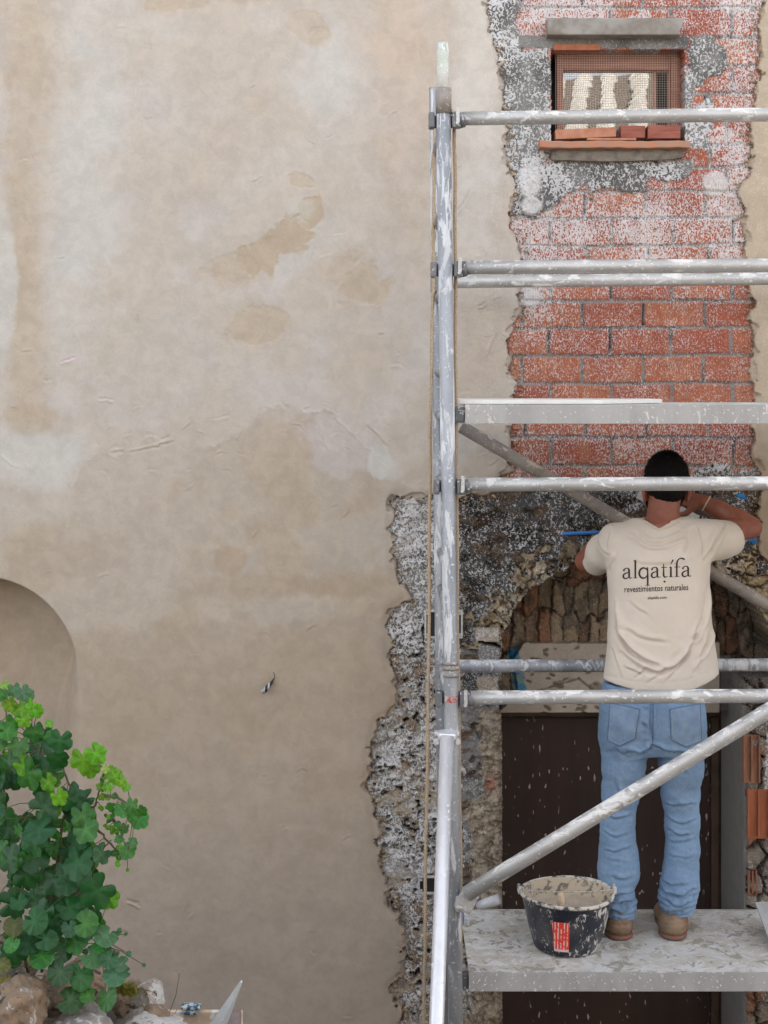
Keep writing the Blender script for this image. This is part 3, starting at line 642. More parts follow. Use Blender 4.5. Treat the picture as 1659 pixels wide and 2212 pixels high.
m_cap = mat_tube("mossy_white_tube", (.60,.60,.57), (.42,.46,.38), (.66,.66,.63), .55, .6, .1)
tower = thing("scaffold_tower", "white-splashed aluminium scaffold tower standing in front of the wall and doorway", "scaffold")
def tube(name, a, b, r, mat, parent=tower, n=20, segs=1):
    bm = bmesh.new(); a = Vector(a); b = Vector(b)
    add_tube(bm, [a.lerp(b, k / segs) for k in range(segs + 1)], r, n); return bm_obj(name, bm, mat, parent)
XL, XR = .2146, 2.73
def ground_pt(a, b):
    a = Vector(a); b = Vector(b); k = (a.z - .02) / (a.z - b.z); return a + (b - a) * k
ft, fb_ = P(957, 190, 5.0), P(984, 2212, 5.0); fb_ = ground_pt(ft, fb_)
tube("post", ft, fb_, .0252, m_alu_b, n=28)
tube("post_extension", P(956, 93, 5.0), P(958, 215, 5.0), .0200, m_cap)
c0, c1 = P(957.4, 190, 5.0), P(958.6, 246, 5.0); tube("post_collar", c0, c1, .0275, m_alu_d)
rt = P(941, 190, 5.7); rb = ground_pt(rt, P(962, 2212, 5.7)); tube("post", rt, rb, .025, m_alu_b)
tube("post", (XR, CAMY + 5.0, 0.02), (XR, CAMY + 5.0, 4.7), .0252, m_alu_b); tube("post", (XR, CAMY + 5.7, 0.02), (XR, CAMY + 5.7, 4.7), .0252, m_alu_b)
def front_at(v):
    z = CAMZ - (v - C0) * 5.0 / F; k = (ft.z - z) / (ft.z - fb_.z); return ft.lerp(fb_, k)
def rear_at(z):
    k = (rt.z - z) / (rt.z - rb.z); return rt.lerp(rb, k)
for v in (262, 440, 620, 800, 905, 1060, 1240, 1330, 1520, 1700, 1880, 2120):
    a = front_at(v); tube("rung", a + Vector((0, .02, 0)), rear_at(a.z) - Vector((0, .02, 0)), .0165, m_alu_b, n=12)
    tube("rung", (XR, a.y + .02, a.z), (XR, CAMY + 5.68, a.z), .0165, m_alu_b, n=12)
m_galv_ = m_galv
def claw(p, h=.054, w=.030, xr=None, back=.0):
    bm = bmesh.new(); add_box(bm, (p.x - .040, p.y + .012 + back, p.z), (.020, .05, h), bevel=.006); add_box(bm, (p.x + .044, p.y + back, p.z), (.030, .046, h), bevel=.006)
    add_box(bm, (p.x, p.y + .034 + back, p.z), (.10, .012, h * .8), bevel=.003)
    add_tube(bm, [(p.x + .055, p.y + back, p.z), (p.x + .072, p.y + back, p.z + .002)], [.028, .025], 16)
    bmesh.ops.translate(bm, verts=bm.verts[:], vec=(0, 0, 0)); o = bm_obj("rail_claw", bm, m_cast, tower)
    bm = bmesh.new(); add_box(bm, (p.x + .048, p.y - .026 + back, p.z + .012), (.012, .008, .05), bevel=.002); bm_obj("locking_wedge", bm, m_galv_, o)
    bm = bmesh.new(); add_tube(bm, [(p.x + .046, p.y - .024 + back, p.z - .014), (p.x + .046, p.y - .031 + back, p.z - .014)], .006, 6); bm_obj("bolt", bm, m_galv_, o); return o
def front_rail(v0, v1, mat):
    a = front_at(v0); b = P(1659, v1, 5.0); dx = XR - .03 - a.x; dz = (b.z - a.z) / (b.x - a.x)
    claw(a + Vector((0, 0, -.006))); tube("guard_rail", a + Vector((.066, 0, 0)), (XR - .03, a.y, a.z + dz * dx), .0236, mat, n=28, segs=6)
front_rail(256, 247, m_alu); front_rail(578, 573, m_alu); front_rail(1047, 1044, m_alu); front_rail(1507, 1503, m_alu)
for v0, v1, u0 in ((609, 602, 962), (1439, 1436, 975)):
    a = P(u0, v0, 5.66); b = P(1659, v1, 5.66); dx = XR - a.x
    tube("guard_rail", a, (XR, a.y, a.z + (b.z - a.z) / (b.x - a.x) * dx), .0245, m_alu_b if v0 > 1000 else m_alu, n=24, segs=6)
    q = P(u0 - 22, v0 + 6, 5.66); bm = bmesh.new(); add_box(bm, (q.x, q.y, q.z), (.036, .05, .062), bevel=.008); bm_obj("rail_claw", bm, m_alu_b, tower)
tube("diagonal_brace", P(1008, 1931, 4.955), P(1008 + 1500, 1931 - 1500 * .607, 4.955), .0262, m_alu, n=24, segs=8)
bm = bmesh.new(); q = P(1008, 1945, 4.96); add_box(bm, q, (.062, .03, .075), rot=Matrix.Rotation(.5, 3, 'Y'), bevel=.010); add_box(bm, P(996, 1950, 4.985), (.04, .05, .05), bevel=.008); bm_obj("brace_clamp", bm, m_alu, tower)
tube("diagonal_brace", P(996, 922, 5.72), P(996 + 1200, 922 + 1200 * .582, 5.72), .0245, m_alu_d, n=24, segs=8)
# outrigger leg reaching toward the camera
s0 = P(966, 1590, 4.93); s1 = P(943, 2212, 4.62); s2 = ground_pt(s0, s1)
tube("stabiliser_leg", s0, s2, .0236, m_alu_c, n=28)
bm = bmesh.new(); q = P(966, 1588, 4.95); add_tube(bm, [q + Vector((0, 0, .012)), q - Vector((0, 0, .014))], .034, 20); add_box(bm, (q.x, q.y + .03, q.z), (.085, .03, .014), bevel=.004)
for sx in (-1, 1): add_tube(bm, [(q.x + sx * .036, q.y - .02, q.z - .02), (q.x + sx * .036, q.y + .03, q.z - .02)], .008, 10)
bm_obj("stabiliser_clamp", bm, m_alu_c, tower)
for v in (1432, 1443, 1458):
    q = front_at(v); tube("joint_ring", q + Vector((0, 0, .006)), q - Vector((0, 0, .006)), .0268, m_alu_d)
q = front_at(2148 - 0); 
st_ = mat_simple("torn_red_label", (.35,.02,.02), (.5,.45,.42), 60, .6)
q = front_at(1508); bm = bmesh.new()
for k in range(8):
    a0 = math.radians(-150 + k * 14); a1 = math.radians(-150 + (k + 1) * 14); r = .0258
    vs = [bm.verts.new((q.x + r * math.cos(a), q.y + r * math.sin(a), q.z + dz)) for a, dz in ((a0, .011), (a1, .011), (a1, -.011), (a0, -.011))]; bm.faces.new(vs)
bm_obj("torn_label", bm, st_, tower)
# decks
def mat_deck(name, c1, c2, fleck, thr):
    t = NT(name); n = t.noise(5, 5, .6, .3); f1 = t.noise(30, 5, .7, .9, sc=(.6, .55, 1)); f2 = t.noise(8, 3)
    b = t.mix(t.ramp(n, .35, .65), c1, c2)
    b = t.mix(t.ramp(t.noise(14, 5, .7, .6), .44, .58, 0, .7), b, (.43,.385,.315))
    m = t.ramp(t.math('ADD', f1, t.math('MULTIPLY', t.math('SUBTRACT', f2, .5), .35)), thr, thr + .03)
    sp = t.ramp(t.noise(80, 1), .68, .72)
    c = t.mix(m, b, fleck); c = t.mix(t.math('MULTIPLY', sp, .7), c, (.70,.68,.66)); t.col(c).rough(.85)
    t.bump(t.math('ADD', m, f1), .6, .003); return t.m
m_deck = mat_deck("mortar_stained_deck", (.62,.61,.60), (.53,.52,.50), (.33,.30,.255), .562)
m_beam = mat_tube("deck_beam_aluminium", (.40,.395,.39), (.33,.325,.32), (.52,.49,.46), .585, .55, .25, (1, 1, .4))
def platform(z, d0, d1, uL, h, white=False):
    x0 = P(uL, 0, d0).x; pl = thing("platform", None, None); pl.parent = tower
    bm = bmesh.new(); add_box(bm, ((x0 + XR - .06) / 2, CAMY + d0 + .004, z - h / 2), (XR - .06 - x0, .008, h), bevel=.0015)
    for (u, v) in ((.022, -.028), (.012, -h + .014)): 
        add_tube(bm, [(x0 + .012 + u, CAMY + d0 - .003, z + v), (x0 + .012 + u, CAMY + d0 + .002, z + v)], .0055, 10)
    bm_obj("side_beam", bm, m_beam, pl)
    bm = bmesh.new(); add_box(bm, ((x0 + XR - .06) / 2, CAMY + d1 - .004, z - h / 2), (XR - .06 - x0, .008, h), bevel=.0015); bm_obj("side_beam", bm, m_beam, pl)
    bm = bmesh.new(); add_box(bm, ((x0 + XR - .06) / 2, CAMY + (d0 + d1) / 2, z - .007), (XR - .06 - x0 - .004, d1 - d0 - .019, .012)); bm_obj("deck_board", bm, m_deck, pl)
    for dd in (d0 + .03, d1 - .03):
        bm = bmesh.new(); add_box(bm, (x0 - .018, CAMY + dd, z - .035), (.036, .03, .055), bevel=.006); bm_obj("deck_hook", bm, m_cast, pl)
    return pl
ZD = CAMZ - (2100 - C0) * 5.0 / F
platform(ZD, 4.995, 5.60, 1013, .064); platform(CAMZ - (873.5 - C0) * 5.0 / F, 4.995, 5.60, 1005, .066)
zb = CAMZ - (873.5 - C0) * 5.0 / F
bm = bmesh.new(); lo_ = [(P(992,0,5.06).x, 5.06), (P(1300,0,5.06).x, 5.06), (P(1430,0,5.30).x, 5.30), (P(1400,0,5.54).x, 5.54), (P(985,0,5.54).x, 5.54)]
vb_ = [bm.verts.new((x, CAMY + d, zb + .001)) for x, d in lo_]; vt_ = [bm.verts.new((x, CAMY + d, zb + .015)) for x, d in lo_]
bm.faces.new(vb_[::-1]); bm.faces.new(vt_)
for i in range(5): bm.faces.new((vb_[i], vb_[(i + 1) % 5], vt_[(i + 1) % 5], vt_[i]))
tag(bm_obj("loose_board", bm, mat_simple("white_laminate", (.72,.71,.69), (.66,.65,.63), 12, .5), None), "thin white board lying on the upper scaffold deck near the post", "board")
# ropes tied along the posts
m_rope = mat_simple("dusty_cord", (.46,.36,.25), (.30,.22,.15), 200, .9, bump=.4)
def rope(pts, r, label):
    bm = bmesh.new(); P_ = [Vector(p) for p in pts]; out = []
    for a, b in zip(P_, P_[1:]):
        for k in range(8): out.append(a.lerp(b, k / 8) + Vector((.0012 * math.sin(len(out) * .9), 0, 0)))
    out.append(P_[-1]); add_tube(bm, out, r, 8); return tag(bm_obj("rope", bm, m_rope, None), label, "rope", "cords hanging beside the scaffold post")
rope([P(938, 268, 5.64), P(937, 400, 5.63), P(936, 600, 5.62), P(930, 870, 5.55), P(928, 1100, 5.5), P(926, 1450, 5.45), P(919, 1900, 5.4), P(915, 2300, 5.4), P(914, 2700, 5.4)], .0062, "thin beige cord hanging on the left side of the scaffold post")
rope([P(966, 236, 5.06), P(974, 238, 5.05), P(981, 248, 5.045), P(983, 400, 5.04), P(984, 700, 5.03), P(986, 1000, 5.03), P(989, 1400, 5.03), P(994, 1800, 5.03), P(997, 2260, 5.03), P(1000, 2700, 5.03)], .0062, "thin beige cord running down the right side of the scaffold post")

# ------------------------------------------------------------------ mortar bucket on the lower deck
t = NT("splashed_black_rubber"); n1 = t.noise(62, 4, .65, .9, sc=(1, 1, .45)); n2 = t.noise(14, 3); n3 = t.noise(120, 2)
sm = t.n('ShaderNodeSeparateXYZ'); t.L(t.tc.outputs['Object'], sm.inputs[0])
low = t.ramp(sm.outputs['Z'], .06, .0, 0, .08); rgt = t.ramp(sm.outputs['X'], -.02, .14, 0, .07)
mk = t.ramp(t.math('ADD', t.math('ADD', t.math('ADD', n1, t.math('MULTIPLY', t.math('SUBTRACT', n2, .5), .3)), low), rgt), .615, .66)
film = t.ramp(n2, .4, .7, 0, .18)
c = t.mix(film, (.012,.015,.026), (.25,.24,.23)); c = t.mix(mk, c, (.50,.48,.46)); t.col(c).rough(t.ramp(mk, 0, 1, .42, .9)).bump(t.math('ADD', mk, t.math('MULTIPLY', n3, .3)), .6, .002); m_buck = t.m
m_mortar = mat_simple("wet_beige_mortar", (.52,.43,.33), (.45,.365,.28), 22, .8, bump=.8, bd=.006)
m_crust = mat_wall("crusted_inside", 60, (1, 1, 1), fine=.2)
t = NT("crusted_rim"); n = t.noise(30, 4, .6, .5); t.col(t.mix(t.ramp(n, .52, .62), (.50,.42,.32), (.16,.145,.125))).rough(.9).bump(n, .8, .006); m_in = t.m
t = NT("pale_rim"); n = t.noise(45, 3, .6); t.col(t.mix(t.ramp(n, .35, .55), (.05,.05,.06), (.56,.52,.46))).rough(.8).bump(n, .6, .002); m_rim = t.m
bx_, by_ = .650, CAMY + 5.235
bk = thing("bucket", "black rubber mortar bucket splashed white with a red label, on the lower deck", "bucket", loc=(bx_, by_, ZD))
HB, RB, RT = .192, .116, .163
prof = [(.0, .001), (.10, .001), (RB - .004, .002), (RB, .006)] + [(RB + (RT - RB) * (k / 14) ** .85, .006 + (HB - .006) * k / 14) for k in range(1, 15)]
bm = bmesh.new(); rg = lathe(bm, prof, 64)
for v in bm.verts:
    if v.co.z > .01:
        a = math.atan2(v.co.y, v.co.x); f = 1 + .006 * math.sin(3 * a + 1) * v.co.z / HB + (.0035 if int((a + math.pi) / (math.pi / 9)) % 2 else 0); v.co.x *= f; v.co.y *= f
bm_obj("bucket_body", bm, m_buck, bk, True)
bm = bmesh.new(); lathe(bm, [(RT - .006, HB), (RT - .012, HB - .03), (RT - .022, .11), (RT - .03, .085)], 64); bm_obj("crusted_inside", bm, m_in, bk, True)
bm = bmesh.new(); lathe(bm, [(RT - .007, HB - .004), (RT - .005, HB + .003), (RT + .001, HB + .005), (RT + .0055, HB + .002), (RT + .006, HB - .006), (RT + .001, HB - .009)], 64)
for v in bm.verts: v.co.z += .003 * math.sin(2 * math.atan2(v.co.y, v.co.x) + .5)
bm_obj("rim", bm, m_rim, bk, True)
bm = bmesh.new(); rg = lathe(bm, [(.004, .0), (.03, 0), (.06, 0), (.09, 0), (.115, 0), (.138, 0), (.150, .004)], 48); bm.faces.new(rg[0])
for v in bm.verts: v.co.z += .134 + .007 * math.sin(v.co.x * 50) * math.cos(v.co.y * 43 + 1) + .004 * math.sin(v.co.x * 110 + v.co.y * 90)
bm_obj("mortar", bm, m_mortar, bk, True)
for s in (-1, 1):
    bm = bmesh.new(); add_box(bm, (s * (RT + .006), 0, HB + .010), (.012, .040, .028), bevel=.005); bm_obj("handle_lug", bm, m_rim, bk)
m_wire = mat_simple("mortar_covered_wire", (.50,.46,.41), (.30,.28,.26), 90, .7)
bm = bmesh.new(); pts = [(-(RT + .012), 0, HB + .005)] + [((RT + .004) * -math.cos(math.pi * k / 12), -.06 * math.sin(math.pi * k / 12), HB + .012 + .008 * math.sin(math.pi * k / 12)) for k in range(13)] + [((RT + .012), 0, HB + .012)]
add_tube(bm, pts, .0024, 8); bm_obj("bail_handle", bm, m_wire, bk)
# label
t = NT("red_label_print"); wv = t.n('ShaderNodeTexWave', wave_type='BANDS', bands_direction='X'); wv.inputs['Scale'].default_value = 30; wv.inputs['Distortion'].default_value = 1.2
t.L(t.tc.outputs['Object'], wv.inputs['Vector']); nz = t.noise(95, 2, .6, .4, sc=(1.2, 1, .8)); k = t.math('MULTIPLY', t.ramp(wv.outputs['Fac'], .62, .75), t.ramp(nz, .44, .5))
sm = t.n('ShaderNodeSeparateXYZ'); t.L(t.tc.outputs['Object'], sm.inputs[0]); k = t.math('MAXIMUM', k, t.ramp(sm.outputs['Z'], .036, .034, 0, .9))
t.col(t.mix(k, (.66,.040,.022), (.62,.50,.48))).rough(.45); m_lab = t.m
bm = bmesh.new(); rows_ = []
for j in range(9):
    z = .025 + .112 * j / 8; r = RB + (RT - RB) * ((z - .006) / (HB - .006)) ** .85 + .0042; row = []
    for i in range(7):
        a = math.radians(-117 + 23 * i / 6 + .6 * j / 8); row.append(bm.verts.new((r * math.cos(a), r * math.sin(a), z)))
    rows_.append(row)
for r0, r1 in zip(rows_, rows_[1:]):
    for i in range(6): bm.faces.new((r0[i], r0[i + 1], r1[i + 1], r1[i]))
bm_obj("red_label", bm, m_lab, bk, True)
# wooden tool handle standing in the mortar
m_hand = mat_simple("muddy_wood_handle", (.56,.46,.32), (.44,.35,.24), 40, .8, bump=.5)
q = Vector((bx_ - .027, by_ - .075, ZD + .115)); bm = bmesh.new(); add_tube(bm, [q, q + Vector((0, 0, .035)), q + Vector((-.002, 0, .07)), q + Vector((-.003, 0, .098)), q + Vector((-.003, 0, .103))], [.010, .0135, .0145, .012, .006], 14)
tag(bm_obj("tool_handle", bm, m_hand, None), "short mud-covered wooden tool handle sticking up out of the bucket's mortar", "tool")
# hawk board leaning at the right end of the deck
m_hawk = mat_simple("grey_hawk_plate", (.36,.36,.36), (.30,.30,.30), 20, .7, bump=.3)
hk = thing("plastering_hawk", "flat grey hawk board tilted on the deck at the right edge of the photo", "hawk")
bm = bmesh.new(); cs_ = [P(1631, 1951, 5.37), P(1668, 2052, 5.17), P(1800, 2050, 5.18), P(1765, 1949, 5.38)]
nrm = (cs_[1] - cs_[0]).cross(cs_[3] - cs_[0]).normalized() * .006
vb = [bm.verts.new(c) for c in cs_] + [bm.verts.new(c + nrm) for c in cs_]
for f in ((0,1,2,3),(7,6,5,4),(0,4,5,1),(1,5,6,2),(2,6,7,3),(3,7,4,0)): bm.faces.new([vb[i] for i in f])
bm_obj("plate", bm, m_hawk, hk)
cc = (cs_[0] + cs_[3]) / 2; bm = bmesh.new(); add_tube(bm, [cc + Vector((0, -.03, -.01)), Vector((cc.x, cc.y + .02, ZD + .006))], .016, 14); bm_obj("grip", bm, m_hand, hk)
# ------------------------------------------------------------------ the worker: signed-distance body and clothes, meshed with surface nets
class Field:
    def __init__(s, lo, hi, h):
        s.h = h; s.lo = np.array(lo, float); n = np.ceil((np.array(hi) - s.lo) / h).astype(int) + 1; s.n = n
        s.ax = [s.lo[i] + h * np.arange(n[i]) for i in range(3)]; s.f = np.full(n, 9.0, np.float32)
    def sub(s, lo, hi):
        sl = []
        for i in range(3):
            a = max(0, int((lo[i] - s.lo[i]) / s.h) - 1); b = min(s.n[i], int((hi[i] - s.lo[i]) / s.h) + 3); sl.append(slice(a, max(a + 1, b)))
        g = np.meshgrid(*[s.ax[i][sl[i]] for i in range(3)], indexing='ij', sparse=True); return tuple(sl), g
    def add(s, lo, hi, fn, k=.02):
        m = max(.06, k * 2); sl, g = s.sub([a - m for a in lo], [a + m for a in hi]); d = fn(*g); cur = s.f[sl]
        if k > 0:
            hh = np.clip(.5 + .5 * (cur - d) / k, 0, 1); s.f[sl] = cur * (1 - hh) + d * hh - k * hh * (1 - hh)
        else: s.f[sl] = np.minimum(cur, d)
    def cone(s, a, b, ra, rb, k=.02, sq=None):
        a = np.array(a, float); b = np.array(b, float); R = max(ra, rb)
        ab = b - a; L2 = (ab ** 2).sum()
        def fn(x, y, z):
            t = np.clip(((x - a[0]) * ab[0] + (y - a[1]) * ab[1] + (z - a[2]) * ab[2]) / L2, 0, 1)
            return np.sqrt((x - a[0] - t * ab[0]) ** 2 + (y - a[1] - t * ab[1]) ** 2 + (z - a[2] - t * ab[2]) ** 2) - (ra + (rb - ra) * t)
        s.add(np.minimum(a, b) - R, np.maximum(a, b) + R, fn, k)
    def ell(s, c, r, k=.02, rot=None):
        c = np.array(c, float); r = np.array(r, float); m = r.max(); Rm = np.array(rot.transposed()) if rot is not None else np.eye(3)
        def fn(x, y, z):
            X, Y, Z = x - c[0], y - c[1], z - c[2]
            p = [(Rm[i][0] * X + Rm[i][1] * Y + Rm[i][2] * Z) / r[i] for i in range(3)]
            q = np.sqrt(p[0] ** 2 + p[1] ** 2 + p[2] ** 2); g = np.sqrt((p[0] / r[0]) ** 2 + (p[1] / r[1]) ** 2 + (p[2] / r[2]) ** 2) + 1e-6
            return q * (q - 1) / g
        s.add(c - m, c + m, fn, k)
    def chain(s, pts, k=.02):
        for (a, ra), (b, rb) in zip(pts, pts[1:]): s.cone(a, b, ra, rb, k)
    def loft(s, secs, k=.02, p=2.0):
        """secs: list of (z, cx, cy, a, b) elliptical sections"""
        q = np.array(sorted(secs)); lo = [(q[:,1]-q[:,3]).min(), (q[:,2]-q[:,4]).min(), q[0,0]]; hi = [(q[:,1]+q[:,3]).max(), (q[:,2]+q[:,4]).max(), q[-1,0]]
        def fn(x, y, z):
            cx, cy, a, b = (np.interp(z, q[:,0], q[:,i]) for i in (1, 2, 3, 4))
            X = np.abs(x - cx) / a; Y = np.abs(y - cy) / b; r = (X ** p + Y ** p) ** (1 / p)
            d = (r - 1) * np.minimum(a, b) * .92
            return np.maximum(d, np.maximum(q[0,0] - z, z - q[-1,0]))
        s.add(lo, hi, fn, k)
    def cut(s, lo, hi, fn, k=.004):
        sl, g = s.sub(lo, hi); d = fn(*g); cur = s.f[sl]; hh = np.clip(.5 + .5 * (d - cur) / k, 0, 1); s.f[sl] = cur * (1 - hh) + d * hh + k * hh * (1 - hh)
    def mesh(s):
        f = s.f; ins = f < 0
        sg = np.zeros(tuple(np.array(f.shape) - 1), np.int32)
        n = sg.shape; C = [(i, j, k) for i in (0, 1) for j in (0, 1) for k in (0, 1)]
        for (i, j, k) in C: sg += ins[i:i+n[0], j:j+n[1], k:k+n[2]]
        act = (sg > 0) & (sg < 8); ci = np.argwhere(act); vid = np.full(n, -1, np.int64); vid[act] = np.arange(len(ci))
        acc = np.zeros((len(ci), 3)); cnt = np.zeros(len(ci)); vals = {c: f[ci[:,0]+c[0], ci[:,1]+c[1], ci[:,2]+c[2]].astype(float) for c in C}
        for c in C:
            for ax in range(3):
                if c[ax] == 0:
                    c2 = list(c); c2[ax] = 1; c2 = tuple(c2); a = vals[c]; b = vals[c2]; m = (a < 0) != (b < 0)
                    t = np.where(m, a / np.where(m, a - b, 1), 0); p = np.tile(np.array(c, float), (len(ci), 1)); p[:, ax] = t
                    acc += p * m[:, None]; cnt += m
        V = s.lo + (ci + acc / cnt[:, None]) * s.h; Q = []
        for ax in range(3):
            b_, c_ = [(1, 2), (2, 0), (0, 1)][ax]
            i0 = [slice(None)] * 3; i1 = [slice(None)] * 3; i0[ax] = slice(0, -1); i1[ax] = slice(1, None)
            A = ins[tuple(i0)]; B = ins[tuple(i1)]; e = np.argwhere(A != B); e = e[(e[:, b_] > 0) & (e[:, c_] > 0) & (e[:, b_] < f.shape[b_]-1) & (e[:, c_] < f.shape[c_]-1)]
            a_in = A[e[:,0], e[:,1], e[:,2]]; q = []
            for (db, dc) in ((1,1),(0,1),(0,0),(1,0)):
                w = e.copy(); w[:, b_] -= db; w[:, c_] -= dc; q.append(vid[w[:,0], w[:,1], w[:,2]])
            q = np.stack(q, -1); q[~a_in] = q[~a_in][:, ::-1]; Q.append(q)
        Q = np.concatenate(Q); Q = Q[(Q >= 0).all(1)]; return V, Q
def relax(V, Q, it=2, lam=.5):
    E_ = np.concatenate([Q[:, [0, 1]], Q[:, [1, 2]], Q[:, [2, 3]], Q[:, [3, 0]]]); E_ = np.concatenate([E_, E_[:, ::-1]])
    deg = np.bincount(E_[:, 0], minlength=len(V))[:, None]
    for _ in range(it):
        for l in (lam, -lam * 1.02):
            S_ = np.stack([np.bincount(E_[:, 0], V[E_[:, 1], i], len(V)) for i in range(3)], -1); V = V + l * (S_ / np.maximum(deg, 1) - V)
    return V
def vnorm(V, Q):
    n = np.cross(V[Q[:, 2]] - V[Q[:, 0]], V[Q[:, 3]] - V[Q[:, 1]]); N = np.zeros_like(V)
    for i in range(4):
        for a in range(3): N[:, a] += np.bincount(Q[:, i], n[:, a], len(V))
    return N / (np.linalg.norm(N, axis=1)[:, None] + 1e-12)
def proj(V):
    d = V[:, 1] - CAMY; return C0 + V[:, 0] * F / d, C0 + (CAMZ - V[:, 2]) * F / d
def pdist(u, v, pts):
    """distance (in photo units) to a polyline, and running parameter 0..1"""
    best = np.full(u.shape, 1e9); par = np.zeros(u.shape); n = len(pts) - 1; side = np.zeros(u.shape)
    for i, ((x0, y0), (x1, y1)) in enumerate(zip(pts, pts[1:])):
        L2 = (x1-x0)**2 + (y1-y0)**2; t = np.clip(((u-x0)*(x1-x0) + (v-y0)*(y1-y0)) / L2, 0, 1); d = np.hypot(u-x0-t*(x1-x0), v-y0-t*(y1-y0))
        m = d < best; best = np.where(m, d, best); par = np.where(m, (i + t) / n, par); side = np.where(m, np.sign((u-x0)*(y1-y0) - (v-y0)*(x1-x0)), side)
    return best, par, side
def folds(V, Q, lst, wp=0.0):
    """press cloth folds (grooves with a raised flank) along lines on the side turned to the lane"""
    N = vnorm(V, Q); u, v = proj(V); w = np.clip(-N[:, 1] * 1.6, 0, 1); D = np.zeros(len(V))
    for pts, wd, amp in lst:
        for _ in range(2):
            if len(pts) > 2: pts = [pts[0]] + [q for a, b in zip(pts, pts[1:]) for q in ((a[0]*.75+b[0]*.25, a[1]*.75+b[1]*.25), (a[0]*.25+b[0]*.75, a[1]*.25+b[1]*.75))] + [pts[-1]]
        d, t, sd = pdist(u, v, pts); k = np.sin(np.pi * np.clip(t, .03, .97)) ** .6; s = d * sd + (fbm(u / 14, v / 9, 83, 2) - .5) * wd * 1.6 * wp + (fbm(u / 40, v / 40, 85, 2) - .5) * 10; k = k * (1 - wp + wp * (.45 + 1.1 * fbm(u / 20, v / 12, 84, 2)))
        D += k * amp * (np.exp(-((s - wd * .9) / wd) ** 2) - np.exp(-((s + wd * .5) / (wd * .8)) ** 2))
    return V + N * (D * w)[:, None]
man = thing("person", "person from behind in cream T-shirt and blue jeans, working on the scaffold deck", "person")
A = lambda u, v, d: np.array(P(u, v, d))
# --- joints
neck = A(1430, 1122, 5.40); hip = A(1410, 1560, 5.36)
shL, elL, wrL = A(1322, 1172, 5.42), A(1266, 1212, 5.62), A(1322, 1150, 5.80)
shR, elR, wrR = A(1530, 1163, 5.42), A(1622, 1139, 5.57), A(1520, 1084, 5.62)
hipL, knL, anL = A(1358, 1600, 5.37), A(1334, 1800, 5.36), A(1343, 1972, 5.355)
hipR, knR, anR = A(1464, 1600, 5.37), A(1474, 1800, 5.36), A(1464, 1968, 5.355)
hc = A(1440, 1040, 5.44)
B = Field((.66, CAMY + 5.15, ZD - .01), (1.47, CAMY + 5.98, 3.27), .0058)
zc = lambda v, d=5.37: CAMZ - (v - C0) * d / F
xc = lambda u, d=5.37: (u - C0) * d / F
B.loft([(zc(1600), xc(1411), CAMY+5.38, .155, .095), (zc(1530), xc(1411), CAMY+5.375, .150, .092), (zc(1440), xc(1416), CAMY+5.375, .128, .082), (zc(1330), xc(1422), CAMY+5.38, .145, .09), (zc(1230), xc(1424), CAMY+5.385, .165, .098), (zc(1165), xc(1426), CAMY+5.40, .160, .080), (zc(1138), xc(1428), CAMY+5.41, .09, .055)], .03)
B.cone(A(1432, 1150, 5.40), A(1372, 1146, 5.41), .046, .042, .03); B.cone(A(1432, 1150, 5.40), A(1488, 1144, 5.41), .046, .042, .03)
B.cone(neck + np.array([0, .008, -.03]), hc + np.array([-.004, .008, -.055]), .060, .057, .022)
# head
B.ell(hc + np.array([0, .004, .016]), (.074, .094, .090), .02); B.ell(hc + np.array([0, .05, -.055]), (.056, .056, .066), .03)
B.cone(hc + np.array([0, .098, -.005]), hc + np.array([0, .122, -.038]), .008, .013, .014)
B.ell(hc + np.array([0, .10, -.115]), (.028, .018, .016), .02); B.ell(hc + np.array([0, .095, -.08]), (.026, .016, .010), .012)
B.cone(hc + np.array([-.03, .088, .018]), hc + np.array([.03, .088, .018]), .010, .010, .015)
for s in (-1, 1):
    B.ell(hc + np.array([s * .078, .012, -.050]), (.009, .019, .031), .008, Matrix.Rotation(s * .28, 3, 'Z')); B.ell(hc + np.array([s * .083, .004, -.036]), (.006, .015, .018), .006)
# arms
for sh, el, wr, s in ((shL, elL, wrL, -1), (shR, elR, wrR, 1)):
    B.chain([(sh, .050), (sh * .5 + el * .5, .046), (el, .038), (el * .7 + wr * .3, .041), (el * .35 + wr * .65, .033), (wr, .0255)], .02)
# hands
fing = []
def hand(wr, dirn, pn, side, curl, close):
    """wr wrist, dirn pointing direction, pn palm normal, side +1/-1 for the thumb side"""
    d = np.array(dirn, float); d /= np.linalg.norm(d); p = np.array(pn, float); p -= d * (p @ d); p /= np.linalg.norm(p); w = np.cross(d, p) * side
    pal = wr + d * .052
    B.cone(wr, wr + d * .03, .024, .022, .012)
    for o in (-.026, -.009, .009, .026): B.cone(wr + d * .02 + w * o * .55, wr + d * .088 + w * o, .0135, .0115, .010)
    for o, L in ((.029, .072), (.010, .081), (-.010, .075), (-.028, .058)):
        a = wr + d * .090 + w * o; ang = curl; cur = a; seg = (L * .45, L * .31, L * .24); r = .0092
        for i, q in enumerate(seg):
            ang += close; dd = d * math.cos(ang) + p * math.sin(ang) ; nx = cur + dd * q; B.cone(cur, nx, r, r * .9, .005); cur = nx; r *= .92
    a = wr + d * .028 + w * .024; t1 = a + (d * .55 + w * .75 + p * .25) * .042; t2 = t1 + (d * .8 + w * .15 + p * .5) * .030; t3 = t2 + (d * .8 - w * .1 + p * .55) * .022
    B.cone(a, t1, .0145, .0115, .008); B.cone(t1, t2, .0112, .0100, .004); B.cone(t2, t3, .0100, .0085, .004)
hand(wrR, (-.80, .42, .13), (-.1, .9, -.5), 1, .15, .5)
hand(wrL, (.30, .82, .25), (.3, .5, -.7), -1, .1, .35)
